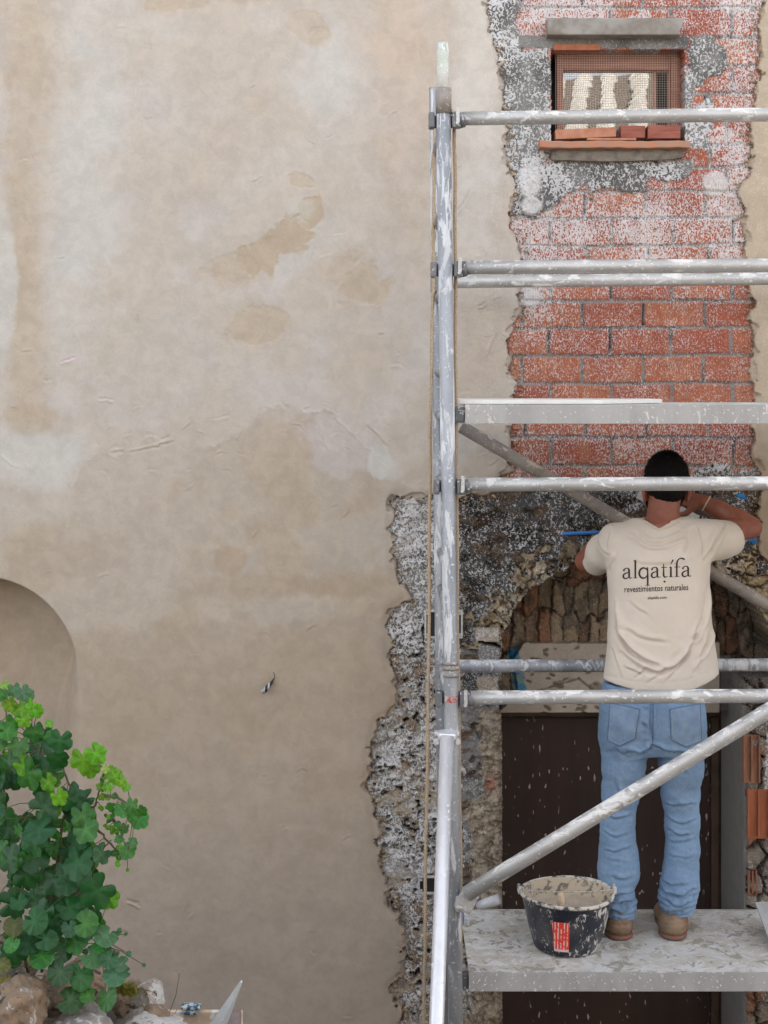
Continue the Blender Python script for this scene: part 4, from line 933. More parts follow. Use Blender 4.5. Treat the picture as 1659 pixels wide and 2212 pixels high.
# legs
for h_, k_, a_ in ((hipL, knL, anL), (hipR, knR, anR)):
    B.chain([(h_, .070), (h_ * .5 + k_ * .5, .050), (k_, .036), (k_ * .65 + a_ * .35, .036), (a_, .028)], .02)
    B.cone(a_, a_ + np.array([0, .0, -.05]), .034, .036, .02); B.cone(a_ + np.array([0, .01, -.055]), a_ + np.array([0, .16, -.062]), .030, .026, .03)
V, Q = B.mesh(); V = relax(V, Q, 2)
t = NT("tanned_skin"); n = t.noise(30, 4, .6); t.col(t.mix(t.ramp(n, .3, .7), (.27,.092,.054), (.215,.070,.042))).rough(.55).bump(t.noise(220, 2), .25, .0008)
sy = t.n('ShaderNodeSeparateXYZ'); t.L(t.tc.outputs['Object'], sy.inputs[0])
t.b.inputs['Subsurface Weight'].default_value = .08; t.b.inputs['Subsurface Radius'].default_value = (.012, .005, .003); m_skin = t.m
fast_mesh("body", V, Q, m_skin, man)
# hair cap and beard
def hairmesh(name, grow, test, mat, rr_=.004):
    G = Field(hc + np.array([-.14, -.15, -.20]), hc + np.array([.14, .19, .16]), .0042)
    G.ell(hc + np.array([0, -.002, .014]), (.0795 + grow, .1005 + grow, .099 + grow), 0)
    if name == "beard":
        G.f[:] = 9; G.ell(hc + np.array([0, .055, -.062]), (.066, .060, .070), 0); G.cone(hc + np.array([-.066, .03, -.045]), hc + np.array([-.035, .095, -.112]), .012, .014, .02); G.cone(hc + np.array([.066, .03, -.045]), hc + np.array([.035, .095, -.112]), .012, .014, .02)
    g = np.meshgrid(*G.ax, indexing='ij'); X, Y, Z = (g[i] - hc[i] for i in range(3))
    G.f = np.maximum(G.f, test(X, Y, Z)).astype(np.float32)
    v_, q_ = G.mesh(); v_ = relax(v_, q_, 1); N_ = vnorm(v_, q_)
    ns = fbm(v_[:, 0] * 140 + v_[:, 1] * 60, v_[:, 2] * 110, 5, 3) - .5; v_ = v_ + N_ * (ns * rr_)[:, None]
    o = fast_mesh(name, v_, q_, mat, man); rg_ = random.Random(6); bm = bmesh.new(); L_ = .009 if name == "hair" else .006
    for k in range(3600):
        i = rg_.randrange(len(v_)); p = Vector(v_[i]); n_ = Vector(N_[i])
        if name == "hair" and n_.z < -.3: continue
        dn_ = Vector((rg_.gauss(0, .35), rg_.gauss(0, .35), -.8)); d_ = (n_ * .55 + (dn_ - n_ * dn_.dot(n_)) * rg_.uniform(.2, 1)).normalized() * L_ * rg_.uniform(.5, 1.3); s_ = n_.cross(d_).normalized() * .0011
        bm.faces.new([bm.verts.new(p - s_ - n_ * .001), bm.verts.new(p + s_ - n_ * .001), bm.verts.new(p + d_)])
    t_ = bm_obj("hair_strands", bm, mat, o); t_['kind'] = 'stuff'; return o
t = NT("black_hair"); n = t.noise(160, 3, .6, .3, sc=(1, 1, .25)); t.col(t.mix(n, (.0025,.002,.0025), (.008,.0065,.0065))).rough(.8).bump(n, .8, .003); t.b.inputs['Specular IOR Level'].default_value = .15; m_hair = t.m
hl = lambda X, Y, Z: np.where(Y < .0, (-.085 + 1.1 * np.maximum(np.abs(X) - .050, 0)) - Z, np.where(Y < .045, -.012 + .9 * Y - Z, .03 + (Y - .045) * .6 - Z))
hairmesh("hair", .002, hl, m_hair, .007)
t = NT("nape_stubble"); n = t.noise(240, 3, .6); t.col(t.mix(t.ramp(n, .4, .6), (.020,.014,.012), (.05,.028,.02))).rough(.7); m_nape = t.m
hairmesh("nape_hair", -.0035, lambda X, Y, Z: np.maximum(np.maximum(Z + .03, -.098 + .5 * np.maximum(np.abs(X) - .04, 0) - Z), Y - .0), m_nape, .002) if False else None
hairmesh("beard", 0, lambda X, Y, Z: np.maximum(np.maximum(Z - (-.045 + 0 * X), .022 - Y + .0 * Z), (Y - .128)), m_hair, .004)
# eyes
m_eye = mat_simple("eye_white", (.6,.58,.55), rough=.2, bump=0)
for s in (-1, 1):
    bm = bmesh.new(); bmesh.ops.create_uvsphere(bm, u_segments=16, v_segments=10, radius=.0115); bmesh.ops.translate(bm, verts=bm.verts[:], vec=Vector(hc + np.array([s * .031, .083, .002]))); bm_obj("eye", bm, m_eye, man, True)
# --- shirt
S_ = Field((.66, CAMY + 5.14, zc(1510)), (1.40, CAMY + 5.66, zc(1090)), .005)
S_.loft([(zc(1500), xc(1424), CAMY+5.365, .212, .125), (zc(1450), xc(1428), CAMY+5.365, .207, .122), (zc(1400), xc(1428), CAMY+5.37, .196, .118), (zc(1330), xc(1426), CAMY+5.378, .186, .115), (zc(1250), xc(1424), CAMY+5.385, .186, .115), (zc(1200), xc(1424), CAMY+5.39, .190, .110), (zc(1165), xc(1427), CAMY+5.40, .175, .092), (zc(1140), xc(1428), CAMY+5.405, .12, .066), (zc(1128), xc(1429), CAMY+5.41, .08, .05)], .02, 2.3)
S_.cone(A(1432, 1156, 5.40), A(1330, 1166, 5.415), .056, .060, .035); S_.cone(A(1432, 1156, 5.40), A(1525, 1158, 5.415), .056, .062, .035)
S_.cone(A(1372, 1150, 5.41), A(1432, 1140, 5.405), .040, .030, .03); S_.cone(A(1488, 1148, 5.41), A(1432, 1138, 5.405), .042, .03, .03)
cuL = elL + (shL - elL) * .22; cuR = shR + (elR - shR) * .50
S_.chain([(shL + np.array([.016, 0, 0]), .060), (shL * .5 + cuL * .5 + np.array([.008,0,-.006]), .060), (cuL + np.array([.018, 0, -.016]), .054)], .03)
S_.chain([(shR + np.array([-.01, 0, -.010]), .066), (shR * .5 + cuR * .5 + np.array([0, 0, -.016]), .066), (cuR + np.array([.04, .02, -.016]), .062)], .035)
dR = (elR - shR); dR /= np.linalg.norm(dR); S_.cut((.66, CAMY+5.1, 2), (1.5, CAMY+5.7, 3.3), lambda x, y, z: ((x - cuR[0]) * dR[0] + (y - cuR[1]) * dR[1] + (z - cuR[2]) * (dR[2] + .06)))
dL = (elL - shL); dL /= np.linalg.norm(dL)
def cutL(x, y, z):
    q = (x - cuL[0]) * dL[0] + (y - cuL[1]) * dL[1] + (z - cuL[2]) * dL[2] - .012
    return np.where(x < shL[0] + .02, q, -1)
S_.cut((.6, CAMY+5.1, 2), (1.5, CAMY+5.7, 3.3), cutL)
# hem line, higher at the sides; collar with a dip at the back
S_.cut((.6, CAMY+5.1, 2.0), (1.5, CAMY+5.7, 2.7), lambda x, y, z: (np.interp(x, [xc(1300), xc(1312), xc(1360), xc(1420), xc(1480), xc(1530), xc(1560)], [zc(1466), zc(1467), zc(1478), zc(1485), zc(1477), zc(1459), zc(1447)])) - z + 0 * y)
zc2 = zc(1143, 5.33); xn = xc(1425, 5.33)
S_.cut((.9, CAMY+5.1, 2.8), (1.3, CAMY+5.7, 3.3), lambda x, y, z: np.where(y < CAMY + 5.42, z - (zc2 + np.abs(x - xn) * .62), -1) * np.where(np.abs(x - xn) < .075, 1, 0) - np.where(np.abs(x - xn) < .075, 0, 1), .001)
V, Q = S_.mesh(); V = relax(V, Q, 2)
fl_ = [([(1330,1330),(1345,1385),(1385,1425),(1430,1440)], 7, .008), ([(1325,1300),(1335,1370),(1375,1415)], 5, .005), ([(1345,1410),(1390,1448),(1440,1452),(1480,1420),(1520,1340)], 7, .007),
 ([(1535,1260),(1525,1330),(1500,1385),(1455,1430)], 6, .006), ([(1548,1330),(1535,1390),(1500,1435)], 5, .005), ([(1350,1440),(1385,1455)], 4, .004), ([(1370,1465),(1400,1440)], 4, .003),
 ([(1375,1150),(1400,1168),(1430,1173),(1470,1160),(1495,1140)], 5, .004), ([(1360,1155),(1390,1182),(1430,1190),(1480,1172)], 5, .0035), ([(1470,1145),(1488,1165),(1480,1195)], 5, .004), ([(1500,1138),(1512,1165)], 4, .003),
 ([(1288,1165),(1300,1185),(1320,1200)], 4, .003), ([(1312,1235),(1325,1215),(1330,1190)], 5, .004), ([(1565,1135),(1560,1160),(1540,1190),(1525,1215)], 4, .005), ([(1545,1140),(1535,1170),(1515,1200)], 6, .004),
 ([(1370,1215),(1430,1222),(1490,1212)], 6, .0018), ([(1345,1355),(1395,1380),(1440,1385)], 6, .003), ([(1400,1475),(1440,1440)], 4, .003), ([(1440,1472),(1475,1425),(1505,1370)], 5, .004), ([(1500,1455),(1520,1410),(1532,1360)], 5, .004), ([(1322,1400),(1335,1440),(1340,1465)], 4, .003), ([(1360,1300),(1400,1330)], 5, .002)]
V = folds(V, Q, [(a, b * .9, c * 1.9) for a, b, c in fl_])
N = vnorm(V, Q); V = V + N * ((fbm(V[:, 0] * 18, V[:, 2] * 14, 77, 3) - .5) * .006)[:, None]
u_, v_ = proj(V)
for pts in ([(1308,1459),(1360,1471),(1420,1478),(1480,1470),(1530,1453),(1558,1441)],):
    d, tt_, sd = pdist(u_, v_, pts); V = V - N * (np.exp(-(d / 1.6) ** 2) * .0016)[:, None]
t = NT("cream_cotton"); n = t.noise(350, 2, .5); n2 = t.noise(6, 3); t.col(t.mix(t.ramp(n2, .3, .7), (.60,.525,.45), (.56,.49,.415))).rough(.9).bump(n, .25, .0008); t.b.inputs['Sheen Weight'].default_value = .15; m_shirt = t.m
shirt = fast_mesh("shirt", V, Q, m_shirt, man)
shV, shQ = V, Q
# collar band
bvh_s = BVHTree.FromPolygons([tuple(p) for p in V], [tuple(q) for q in Q])
def onto(bvh, u, v, off, d0=4.5):
    o = Vector((0, CAMY, CAMZ)); dr = (P(u, v, 6) - o).normalized(); h = bvh.ray_cast(o, dr)
    if h[0] is None: return None
    return h[0] - dr * off
# --- printing on the back
m_ink = mat_simple("dark_brown_ink", (.030,.018,.014), bump=.05, rough=.8)
BAR = lambda pts, w: (pts, w)
def arc(cx, cy, rx, ry, a0, a1, n=14): return [(cx + rx * math.cos(math.radians(a0 + (a1 - a0) * k / n)), cy + ry * math.sin(math.radians(a0 + (a1 - a0) * k / n))) for k in range(n + 1)]
def bez(p0, p1, p2, p3, n=12):
    r = []
    for k in range(n + 1):
        t_ = k / n; a = (1 - t_) ** 3; b = 3 * t_ * (1 - t_) ** 2; c = 3 * t_ * t_ * (1 - t_); d = t_ ** 3
        r.append((a * p0[0] + b * p1[0] + c * p2[0] + d * p3[0], a * p0[1] + b * p1[1] + c * p2[1] + d * p3[1]))
    return r
# glyph strokes: unit = x-height 1; each stroke = (points, widths)
def glyph(ch):
    if ch == 'a': return .93, [(bez((.12,.78),(.2,1.02),(.62,1.12),(.62,.72)), [.10,.06,.14]), ([(.62,.74),(.62,.16)], [.13,.13]), (bez((.62,.18),(.64,.0),(.78,-.02),(.90,.08)), [.12,.04]), (bez((.62,.60),(.40,.52),(.08,.50),(.10,.20)), [.05,.10,.13]), (bez((.10,.22),(.12,-.08),(.46,-.06),(.62,.20)), [.13,.09,.05]), (arc(.15,.78,.05,.05,0,360,8), [.06,.06])]
    if ch == 'l': return .50, [([(.25,1.72),(.25,.03)], [.13,.12]), ([(.08,1.66),(.25,1.72)], [.03,.08]), ([(.06,.02),(.44,.02)], [.045,.045])]
    if ch == 'q': return 1.10, [(arc(.48,.47,.38,.49,20,345,26), [.05,.13,.14,.13,.05]), ([(.86,1.0),(.86,-.72)], [.06,.13,.12]), ([(.66,-.72),(1.06,-.72)], [.045,.045]), (bez((.60,.94),(.72,.90),(.80,.88),(.86,1.0)), [.05,.08])]
    if ch == 't': return .66, [([(.26,1.30),(.26,.22)], [.05,.13]), (bez((.26,.24),(.27,-.04),(.46,-.04),(.62,.10)), [.12,.10,.04]), ([(.04,.94),(.56,.94)], [.06,.06]), (arc(.34,-.42,.045,.045,0,360,8), [.09,.09])]
    if ch == 'i': return .50, [([(.25,.98),(.25,.03)], [.12,.13]), ([(.08,.90),(.25,.98)], [.03,.08]), ([(.06,.02),(.44,.02)], [.045,.045]), ([(.24,1.22),(.46,1.66)], [.04,.11])]
    if ch == 'f': return .68, [([(.28,1.20),(.28,.03)], [.12,.13]), ([(.06,.02),(.52,.02)], [.045,.045]), (bez((.28,1.18),(.28,1.75),(.70,1.92),(.98,1.62)), [.12,.08,.13]), ([(.06,.94),(.60,.94)], [.055,.055])]
def ribbon(bm, pts, ws, mp):
    P2 = [Vector((x, y)) for x, y in pts]
    out = []
    for a, b in zip(P2, P2[1:]):
        n = max(1, int((b - a).length / .12)); out += [a.lerp(b, k / n) for k in range(n)]
    out.append(P2[-1]); n = len(out); L_, R_ = [], []
    for i, p in enumerate(out):
        tn = (out[min(i + 1, n - 1)] - out[max(i - 1, 0)]).normalized(); nn = Vector((-tn.y, tn.x)); s = i / (n - 1) * (len(ws) - 1); j = min(int(s), len(ws) - 2); w = (ws[j] + (ws[j + 1] - ws[j]) * (s - j)) / 2
        a = mp(p + nn * w); b = mp(p - nn * w)
        if a is None or b is None: return
        L_.append(bm.verts.new(a)); R_.append(bm.verts.new(b))
    for i in range(n - 1): bm.faces.new((L_[i], L_[i + 1], R_[i + 1], R_[i]))
bm = bmesh.new(); x = 0; XH = 22.5; adv = []
gl = [('a', 0), ('l', 0), ('q', 0), ('a', 0), ('t', 0), ('i', 0), ('f', 0), ('a', 0)]
tot = sum(glyph(c)[0] for c, _ in gl); sxx = 150.0 / (tot * XH)
for li, (c, _) in enumerate(gl):
    adv_, strokes = glyph(c)
    for si, (pts, ws) in enumerate(strokes):
        off = .0012 + .00012 * si
        def mp(p, x=x, off=off):
            uu = 1344 + (x + p.x) * XH * sxx; tilt = -(uu - 1344) * .034
            return onto(bvh_s, uu, 1250 - p.y * XH + tilt, off)
        ribbon(bm, pts, [w * 1.3 for w in ws], mp)
    x += adv_
pr = bm_obj("back_print", bm, m_ink, shirt)
def small_text(txt, u0, u1, v, xh, slope, name, bold=0):
    cu = bpy.data.curves.new(name, 'FONT'); cu.body = txt; cu.size = 1; cu.offset = bold; cu.resolution_u = 2
    tmp = bpy.data.objects.new(name, cu); scn.collection.objects.link(tmp); bpy.context.view_layer.update()
    me = bpy.data.meshes.new_from_object(tmp.evaluated_get(bpy.context.evaluated_depsgraph_get())); scn.collection.objects.unlink(tmp); bpy.data.objects.remove(tmp)
    bm = bmesh.new(); bm.from_mesh(me); xs = [q.co.x for q in bm.verts]; x0, x1 = min(xs), max(xs); k = (u1 - u0) / (x1 - x0)
    bmesh.ops.triangulate(bm, faces=bm.faces[:])
    for q in bm.verts:
        uu = u0 + (q.co.x - x0) * k; p = onto(bvh_s, uu, v - q.co.y * xh * 2.0 + slope * (uu - u0), .0013)
        if p is None: p = P(uu, v, 5.2)
        q.co = p
    return bm_obj(name, bm, m_ink, shirt)
small_text("revestimientos naturales", 1349, 1487, 1279.5, 9.5, -.036, "back_print", .008)
small_text("alqatifa.com", 1399, 1440, 1294.5, 4.6, -.03, "back_print", .006)
# seams of the sleeves
m_seam = mat_simple("cream_seam", (.55,.47,.36), bump=.1)
def seam(pts, r, mat, parent, bvh, name="seam", off=.0005, step=5):
    out = []
    for (a, b) in zip(pts, pts[1:]):
        n = max(2, int(math.hypot(b[0]-a[0], b[1]-a[1]) / step))
        for k in range(n):
            p = onto(bvh, a[0] + (b[0]-a[0]) * k / n, a[1] + (b[1]-a[1]) * k / n, off)
            if p is not None: out.append(p)
    p = onto(bvh, *pts[-1], off)
    if p is not None: out.append(p)
    if len(out) < 2: return None
    bm = bmesh.new(); add_tube(bm, out, r, 6); return bm_obj(name, bm, mat, parent)
seam([(1318,1146),(1312,1175),(1316,1210),(1320,1235)], .0011, m_seam, shirt, bvh_s); seam([(1508,1140),(1516,1170),(1518,1210)], .0011, m_seam, shirt, bvh_s)
seam([(1392,1129),(1405,1138),(1424,1147),(1445,1140),(1466,1128)], .0022, m_seam, shirt, bvh_s, "collar_band", .0)
# --- jeans
J = Field((xc(1270), CAMY + 5.17, ZD + .03), (xc(1550), CAMY + 5.56, zc(1455)), .005)
J.loft([(zc(1475), xc(1408), CAMY+5.37, .176, .110), (zc(1510), xc(1409), CAMY+5.368, .186, .114), (zc(1560), xc(1409), CAMY+5.366, .194, .120), (zc(1600), xc(1409), CAMY+5.368, .190, .116), (zc(1622), xc(1410), CAMY+5.372, .17, .095)], .03, 2.4)
for (h_, k_, a_, s, lst) in ((hipL, knL, anL, -1, [(1352,1600,.094),(1347,1660,.076),(1341,1710,.067),(1334,1770,.059),(1334,1810,.061),(1336,1850,.069),(1336,1885,.073),(1328,1919,.057),(1340,1953,.056),(1343,1990,.045)]),
                             (hipR, knR, anR, 1, [(1468,1600,.095),(1472,1660,.078),(1470,1720,.066),(1474,1779,.060),(1474,1835,.060),(1472,1877,.061),(1468,1912,.070),(1463,1940,.062),(1464,1960,.052),(1464,1984,.045)])):
    pts = [(A(u, v, 5.365 if v < 1900 else 5.35), r) for u, v, r in lst]; J.chain(pts, .02)
J.ell(A(1362, 1560, 5.325), (.088, .085, .105), .05); J.ell(A(1456, 1560, 5.325), (.088, .085, .105), .05)
J.cut((.5, CAMY+5, ZD), (1.6, CAMY+5.7, 2.0), lambda x, y, z: (ZD + .062 + .02 * (x > xc(1410)) + .06 * (y - CAMY - 5.35)) - z)
J.cut((.5, CAMY+5, 2.1), (1.6, CAMY+5.7, 2.6), lambda x, y, z: z - zc(1467) + 0 * x + 0 * y)
V, Q = J.mesh(); V = relax(V, Q, 2)
jf = [([(1411,1470),(1411,1540),(1410,1605)], 4, .006), ([(1352,1624),(1385,1632),(1408,1612)], 6, .010), ([(1414,1610),(1440,1622),(1480,1628),(1500,1622)], 6, .008), ([(1330,1618),(1352,1632)], 5, .005),
 ([(1385,1560),(1400,1575)], 4, .004), ([(1390,1525),(1405,1535)], 4, .003), ([(1330,1680),(1345,1720)], 5, .004), ([(1455,1640),(1485,1670)], 5, .004),
 ([(1440,1735),(1465,1742),(1500,1738)], 4, .006), ([(1438,1760),(1470,1785),(1500,1772)], 4, .007), ([(1442,1788),(1470,1805),(1492,1800)], 4, .006), ([(1440,1812),(1465,1822),(1500,1812)], 4, .004), ([(1445,1845),(1480,1855),(1498,1848)], 4, .003),
 ([(1308,1765),(1335,1772),(1362,1762)], 4, .006), ([(1305,1795),(1330,1806),(1358,1800)], 4, .005), ([(1306,1832),(1335,1838),(1360,1828)], 4, .005), ([(1315,1855),(1345,1860)], 4, .003), ([(1320,1895),(1350,1905),(1365,1895)], 5, .004),
 ([(1305,1925),(1330,1936),(1362,1928)], 4, .010), ([(1308,1945),(1340,1957),(1366,1945)], 4, .011), ([(1315,1964),(1345,1972),(1368,1960)], 4, .009), ([(1318,1980),(1345,1984)], 3, .004),
 ([(1425,1902),(1450,1912),(1490,1908)], 4, .009), ([(1428,1922),(1460,1934),(1498,1922)], 4, .012), ([(1430,1942),(1465,1955),(1495,1940)], 4, .011), ([(1434,1962),(1460,1968),(1490,1958)], 4, .008), ([(1440,1975),(1470,1976)], 3, .004)]
V = folds(V, Q, [(a, b * .95, c * 1.35) for a, b, c in jf], 1.0); N = vnorm(V, Q)
cr = sst(1890, 1950, proj(V)[1]); V = V + N * ((fbm(V[:, 0] * 22, V[:, 2] * 34, 78, 3) - .5) * (.007 + .014 * cr))[:, None]
V = V + N * (cr * .0022 * np.sin(V[:, 2] * 260 + V[:, 0] * 25 + 6 * fbm(V[:, 0] * 12, V[:, 2] * 12, 79, 2)))[:, None]
u_, v_ = proj(V); DEN = np.array((.165,.250,.375)); c_ = np.tile(DEN, (len(V), 1)); nn_ = fbm(V[:, 0] * 9, V[:, 2] * 7, 80, 4)
c_ = c_ * (.80 + .4 * nn_[:, None]); fade = np.exp(-(((u_ - 1365) / 30) ** 2 + ((v_ - 1570) / 40) ** 2)) + np.exp(-(((u_ - 1465) / 30) ** 2 + ((v_ - 1570) / 40) ** 2)) + .5 * np.exp(-(((u_ - 1340) / 22) ** 2 + ((v_ - 1690) / 60) ** 2)) + .5 * np.exp(-(((u_ - 1468) / 22) ** 2 + ((v_ - 1690) / 60) ** 2))
c_ = c_ * (1 - .45 * fade[:, None]) + np.array((.235,.295,.375)) * .45 * fade[:, None]
m_jeans_t = NT("faded_blue_denim"); t = m_jeans_t; at = t.n('ShaderNodeVertexColor', layer_name='Col'); n = t.noise(420, 2, .5, 0, sc=(1, 1, .4)); n2 = t.noise(60, 3, .6)
b = t.mix(1.0, at.outputs['Color'], t.mix(t.ramp(n, .3, .7), (.86,.88,.9), (1.14,1.12,1.1)), 'MULTIPLY'); b = t.mix(1.0, b, t.mix(t.ramp(n2, .3, .7), (.93,.94,.95), (1.07,1.06,1.05)), 'MULTIPLY')
t.col(b).rough(.85).bump(n, .3, .001); m_jeans = t.m
t.b.inputs['Specular IOR Level'].default_value = .2
jeans = fast_mesh("jeans", V, Q, m_jeans, man, np.concatenate([c_, np.zeros((len(c_), 1))], 1))
bvh_j = BVHTree.FromPolygons([tuple(p) for p in V], [tuple(q) for q in Q])
m_stitch = mat_simple("pale_stitch", (.34,.38,.42), (.20,.27,.36), 200, .8, bump=0); m_dseam = mat_simple("dark_denim_seam", (.055,.10,.20), (.10,.16,.28), 150, .9, bump=.2)
t = NT("pocket_denim"); n = t.noise(420, 2, .5, 0, sc=(1, 1, .4)); t.col(t.mix(t.ramp(t.noise(28, 4, .6), .35, .65), (.150,.225,.345), (.205,.28,.385))).rough(.85).bump(n, .3, .001); m_pock = t.m
def pocket(pts):
    # pts: five outline corners; filled with a fine fan laid on the cloth
    bm = bmesh.new(); n = 14; (tl, tr, br, bt, bl) = pts; g = []
    for j in range(n + 1):
        t_ = j / n; row = []
        L0 = (tl[0] + (bl[0]-tl[0]) * t_, tl[1] + (bl[1]-tl[1]) * t_); R0 = (tr[0] + (br[0]-tr[0]) * t_, tr[1] + (br[1]-tr[1]) * t_)
        for i in range(n + 1):
            s = i / n; u = L0[0] + (R0[0]-L0[0]) * s; v = L0[1] + (R0[1]-L0[1]) * s
            sag = (bt[1] - (bl[1] + (br[1]-bl[1]) * .5)) * (1 - abs(2 * s - 1)) * t_ ; p = onto(bvh_j, u, v + sag, .0032)
            row.append(bm.verts.new(p) if p is not None else None)
        g.append(row)
    for j in range(n):
        for i in range(n):
            q = (g[j][i], g[j][i+1], g[j+1][i+1], g[j+1][i])
            if all(q): bm.faces.new(q)
    pk = bm_obj("back_pocket", bm, m_pock, jeans, True)
    o = [tl, bl, bt, br, tr]; c = (sum(p[0] for p in o) / 5, sum(p[1] for p in o) / 5)
    seam(o + [tl], .0014, m_dseam, pk, bvh_j, "pocket_seam", .0032); ins = [(c[0] + (p[0]-c[0]) * .88, c[1] + (p[1]-c[1]) * .90) for p in o]
    seam(ins, .0009, m_stitch, pk, bvh_j, "pocket_stitch", .0040)
    seam([ins[0], ins[-1]], .0009, m_stitch, pk, bvh_j, "pocket_stitch", .0040)
pocket([(1318,1518),(1382,1532),(1372,1596),(1338,1612),(1312,1600)]); pocket([(1447,1532),(1512,1520),(1516,1600),(1482,1614),(1450,1598)])
seam([(1411,1472),(1411,1540),(1410,1608)], .0016, m_dseam, jeans, bvh_j); seam([(1406,1476),(1406,1540),(1406,1604)], .0008, m_stitch, jeans, bvh_j)
seam([(1325,1980),(1345,1985),(1366,1982)], .0016, m_dseam, jeans, bvh_j, "cuff_seam"); seam([(1432,1972),(1460,1977),(1488,1974)], .0016, m_dseam, jeans, bvh_j, "cuff_seam")
seam([(1402,1474),(1402,1500)], .004, m_jeans, jeans, bvh_j, "belt_loop", .004)
m_belt = mat_simple("dark_red_belt", (.09,.018,.015), rough=.5); seam([(1420,1479),(1450,1476),(1480,1470),(1503,1464)], .010, m_belt, man, bvh_j, "belt", .0)
# --- shoes
m_boot = mat_simple("tan_work_boot", (.24,.16,.10), (.17,.12,.085), 26, .8, bump=.8, bd=.004); m_sole = mat_simple("red_brown_sole", (.22,.07,.05), (.16,.11,.08), 60, .8)
for (uc, du) in ((1340, -.05), (1457, .10)):
    c = np.array([xc(uc, 5.30), CAMY + 5.335, ZD]); dirn = np.array([du, 1, 0]); dirn = dirn / np.linalg.norm(dirn)
    K = Field(c + np.array([-.11, -.10, -.005]), c + np.array([.13, .30, .16]), .0042)
    rt_ = Matrix.Rotation(-math.atan2(du, 1), 3, 'Z')
    K.ell(c + np.array([0, 0, .045]), (.048, .056, .052), 0); K.ell(c + dirn * .11 + np.array([0, 0, .032]), (.048, .10, .042), .03, rt_); K.ell(c + dirn * .17 + np.array([0, 0, .026]), (.050, .06, .034), .03, rt_)
    K.cone(c + np.array([0, .012, .04]), c + np.array([0, .022, .125]), .046, .038, .02); K.cut(c - .4, c + .4, lambda x, y, z: (ZD + .012) - z + 0 * x + 0 * y); K.cut(c - .4, c + .4, lambda x, y, z: z - (ZD + .115) + 0 * x + 0 * y)
    V, Q = K.mesh(); V = relax(V, Q, 1); N = vnorm(V, Q); V = V + N * ((fbm(V[:, 0] * 30, V[:, 2] * 40 + V[:, 1] * 20, 81, 3) - .5) * .006 - .002 * np.exp(-((V[:, 2] - ZD - .055) / .004) ** 2))[:, None]
    bt_ = fast_mesh("boot", V, Q, m_boot, man)
    K = Field(c + np.array([-.11, -.10, -.006]), c + np.array([.13, .30, .05]), .0042); K.ell(c + np.array([0, 0, .01]), (.051, .060, .03), 0); K.ell(c + dirn * .13 + np.array([0, 0, .01]), (.053, .118, .03), .03, rt_)
    K.cut(c - .4, c + .4, lambda x, y, z: z - (ZD + .016) + 0 * x + 0 * y); K.cut(c - .4, c + .4, lambda x, y, z: (ZD + .001) - z + 0 * x + 0 * y)
    V, Q = K.mesh(); fast_mesh("sole", V, Q, m_sole, bt_)
# bracelet
bm = bmesh.new(); ax_ = (wrR - elR); ax_ = Vector(ax_).normalized(); a_ = ax_.orthogonal().normalized(); b_ = ax_.cross(a_); ce = Vector(wrR) - ax_ * .012
add_tube(bm, [ce + (a_ * math.cos(k * math.pi / 12) + b_ * math.sin(k * math.pi / 12)) * .0305 for k in range(25)], .0028, 8); bm_obj("bracelet", bm, mat_simple("cream_cord", (.6,.52,.40), rough=.8), man)
# trowel in the right hand
tv = thing("plastering_trowel", "plastering float with brown handle held by the person against the wall", "trowel")
bm = bmesh.new(); add_tube(bm, [P(1532, 1112, 5.72), P(1510, 1104, 5.73), P(1478, 1087, 5.74), P(1440, 1072, 5.75)], [.012, .0155, .015, .013], 14); bm_obj("handle", bm, mat_simple("brown_handle", (.16,.115,.08), (.11,.08,.06), 40, .7, bump=.3), tv)
bm = bmesh.new(); q = P(1450, 1080, 5.86); add_box(bm, (q.x, q.y, q.z), (.26, .003, .11), rot=Matrix.Rotation(.45, 3, 'Y'), bevel=.001); add_tube(bm, [P(1450, 1078, 5.75), P(1450, 1078, 5.86)], .006, 8); bm_obj("blade", bm, m_galv, tv)
# ------------------------------------------------------------------ dry-stone wall, plants and the things at the lower left
def rock(name, c, r, seed, mat, parent, flat=1.0, sub=5, rough=.30):
    bm = bmesh.new(); bmesh.ops.create_icosphere(bm, subdivisions=sub, radius=1); rn = random.Random(seed)
    pl = [Vector((rn.uniform(-1, 1), rn.uniform(-1, 1), rn.uniform(-1, 1))).normalized() for _ in range(9)]; hs_ = [rn.uniform(.62, .95) for _ in pl]
    X = np.array([v.co[:] for v in bm.verts])
    n1 = fbm(X[:, 0] * 2.2 + seed, X[:, 1] * 2.2 + X[:, 2] * 1.7, 130, 4) - .5; n2 = fbm(X[:, 0] * 9 + seed, X[:, 2] * 9 + X[:, 1] * 8, 131, 4) - .5
    for i, v in enumerate(bm.verts):
        co = v.co.copy()
        for p, h in zip(pl, hs_):
            d = co.dot(p)
            if d > h: co -= p * (d - h) * .85
        co *= 1 + rough * 1.6 * n1[i] + rough * .45 * n2[i]; v.co = Vector((co.x * r[0], co.y * r[1], co.z * r[2] * flat))
    bmesh.ops.rotate(bm, verts=bm.verts[:], cent=(0, 0, 0), matrix=Matrix.Rotation(rn.uniform(-.3, .3), 3, 'Y')); bmesh.ops.translate(bm, verts=bm.verts[:], vec=Vector(c))
    return bm_obj(name, bm, mat, parent, True)
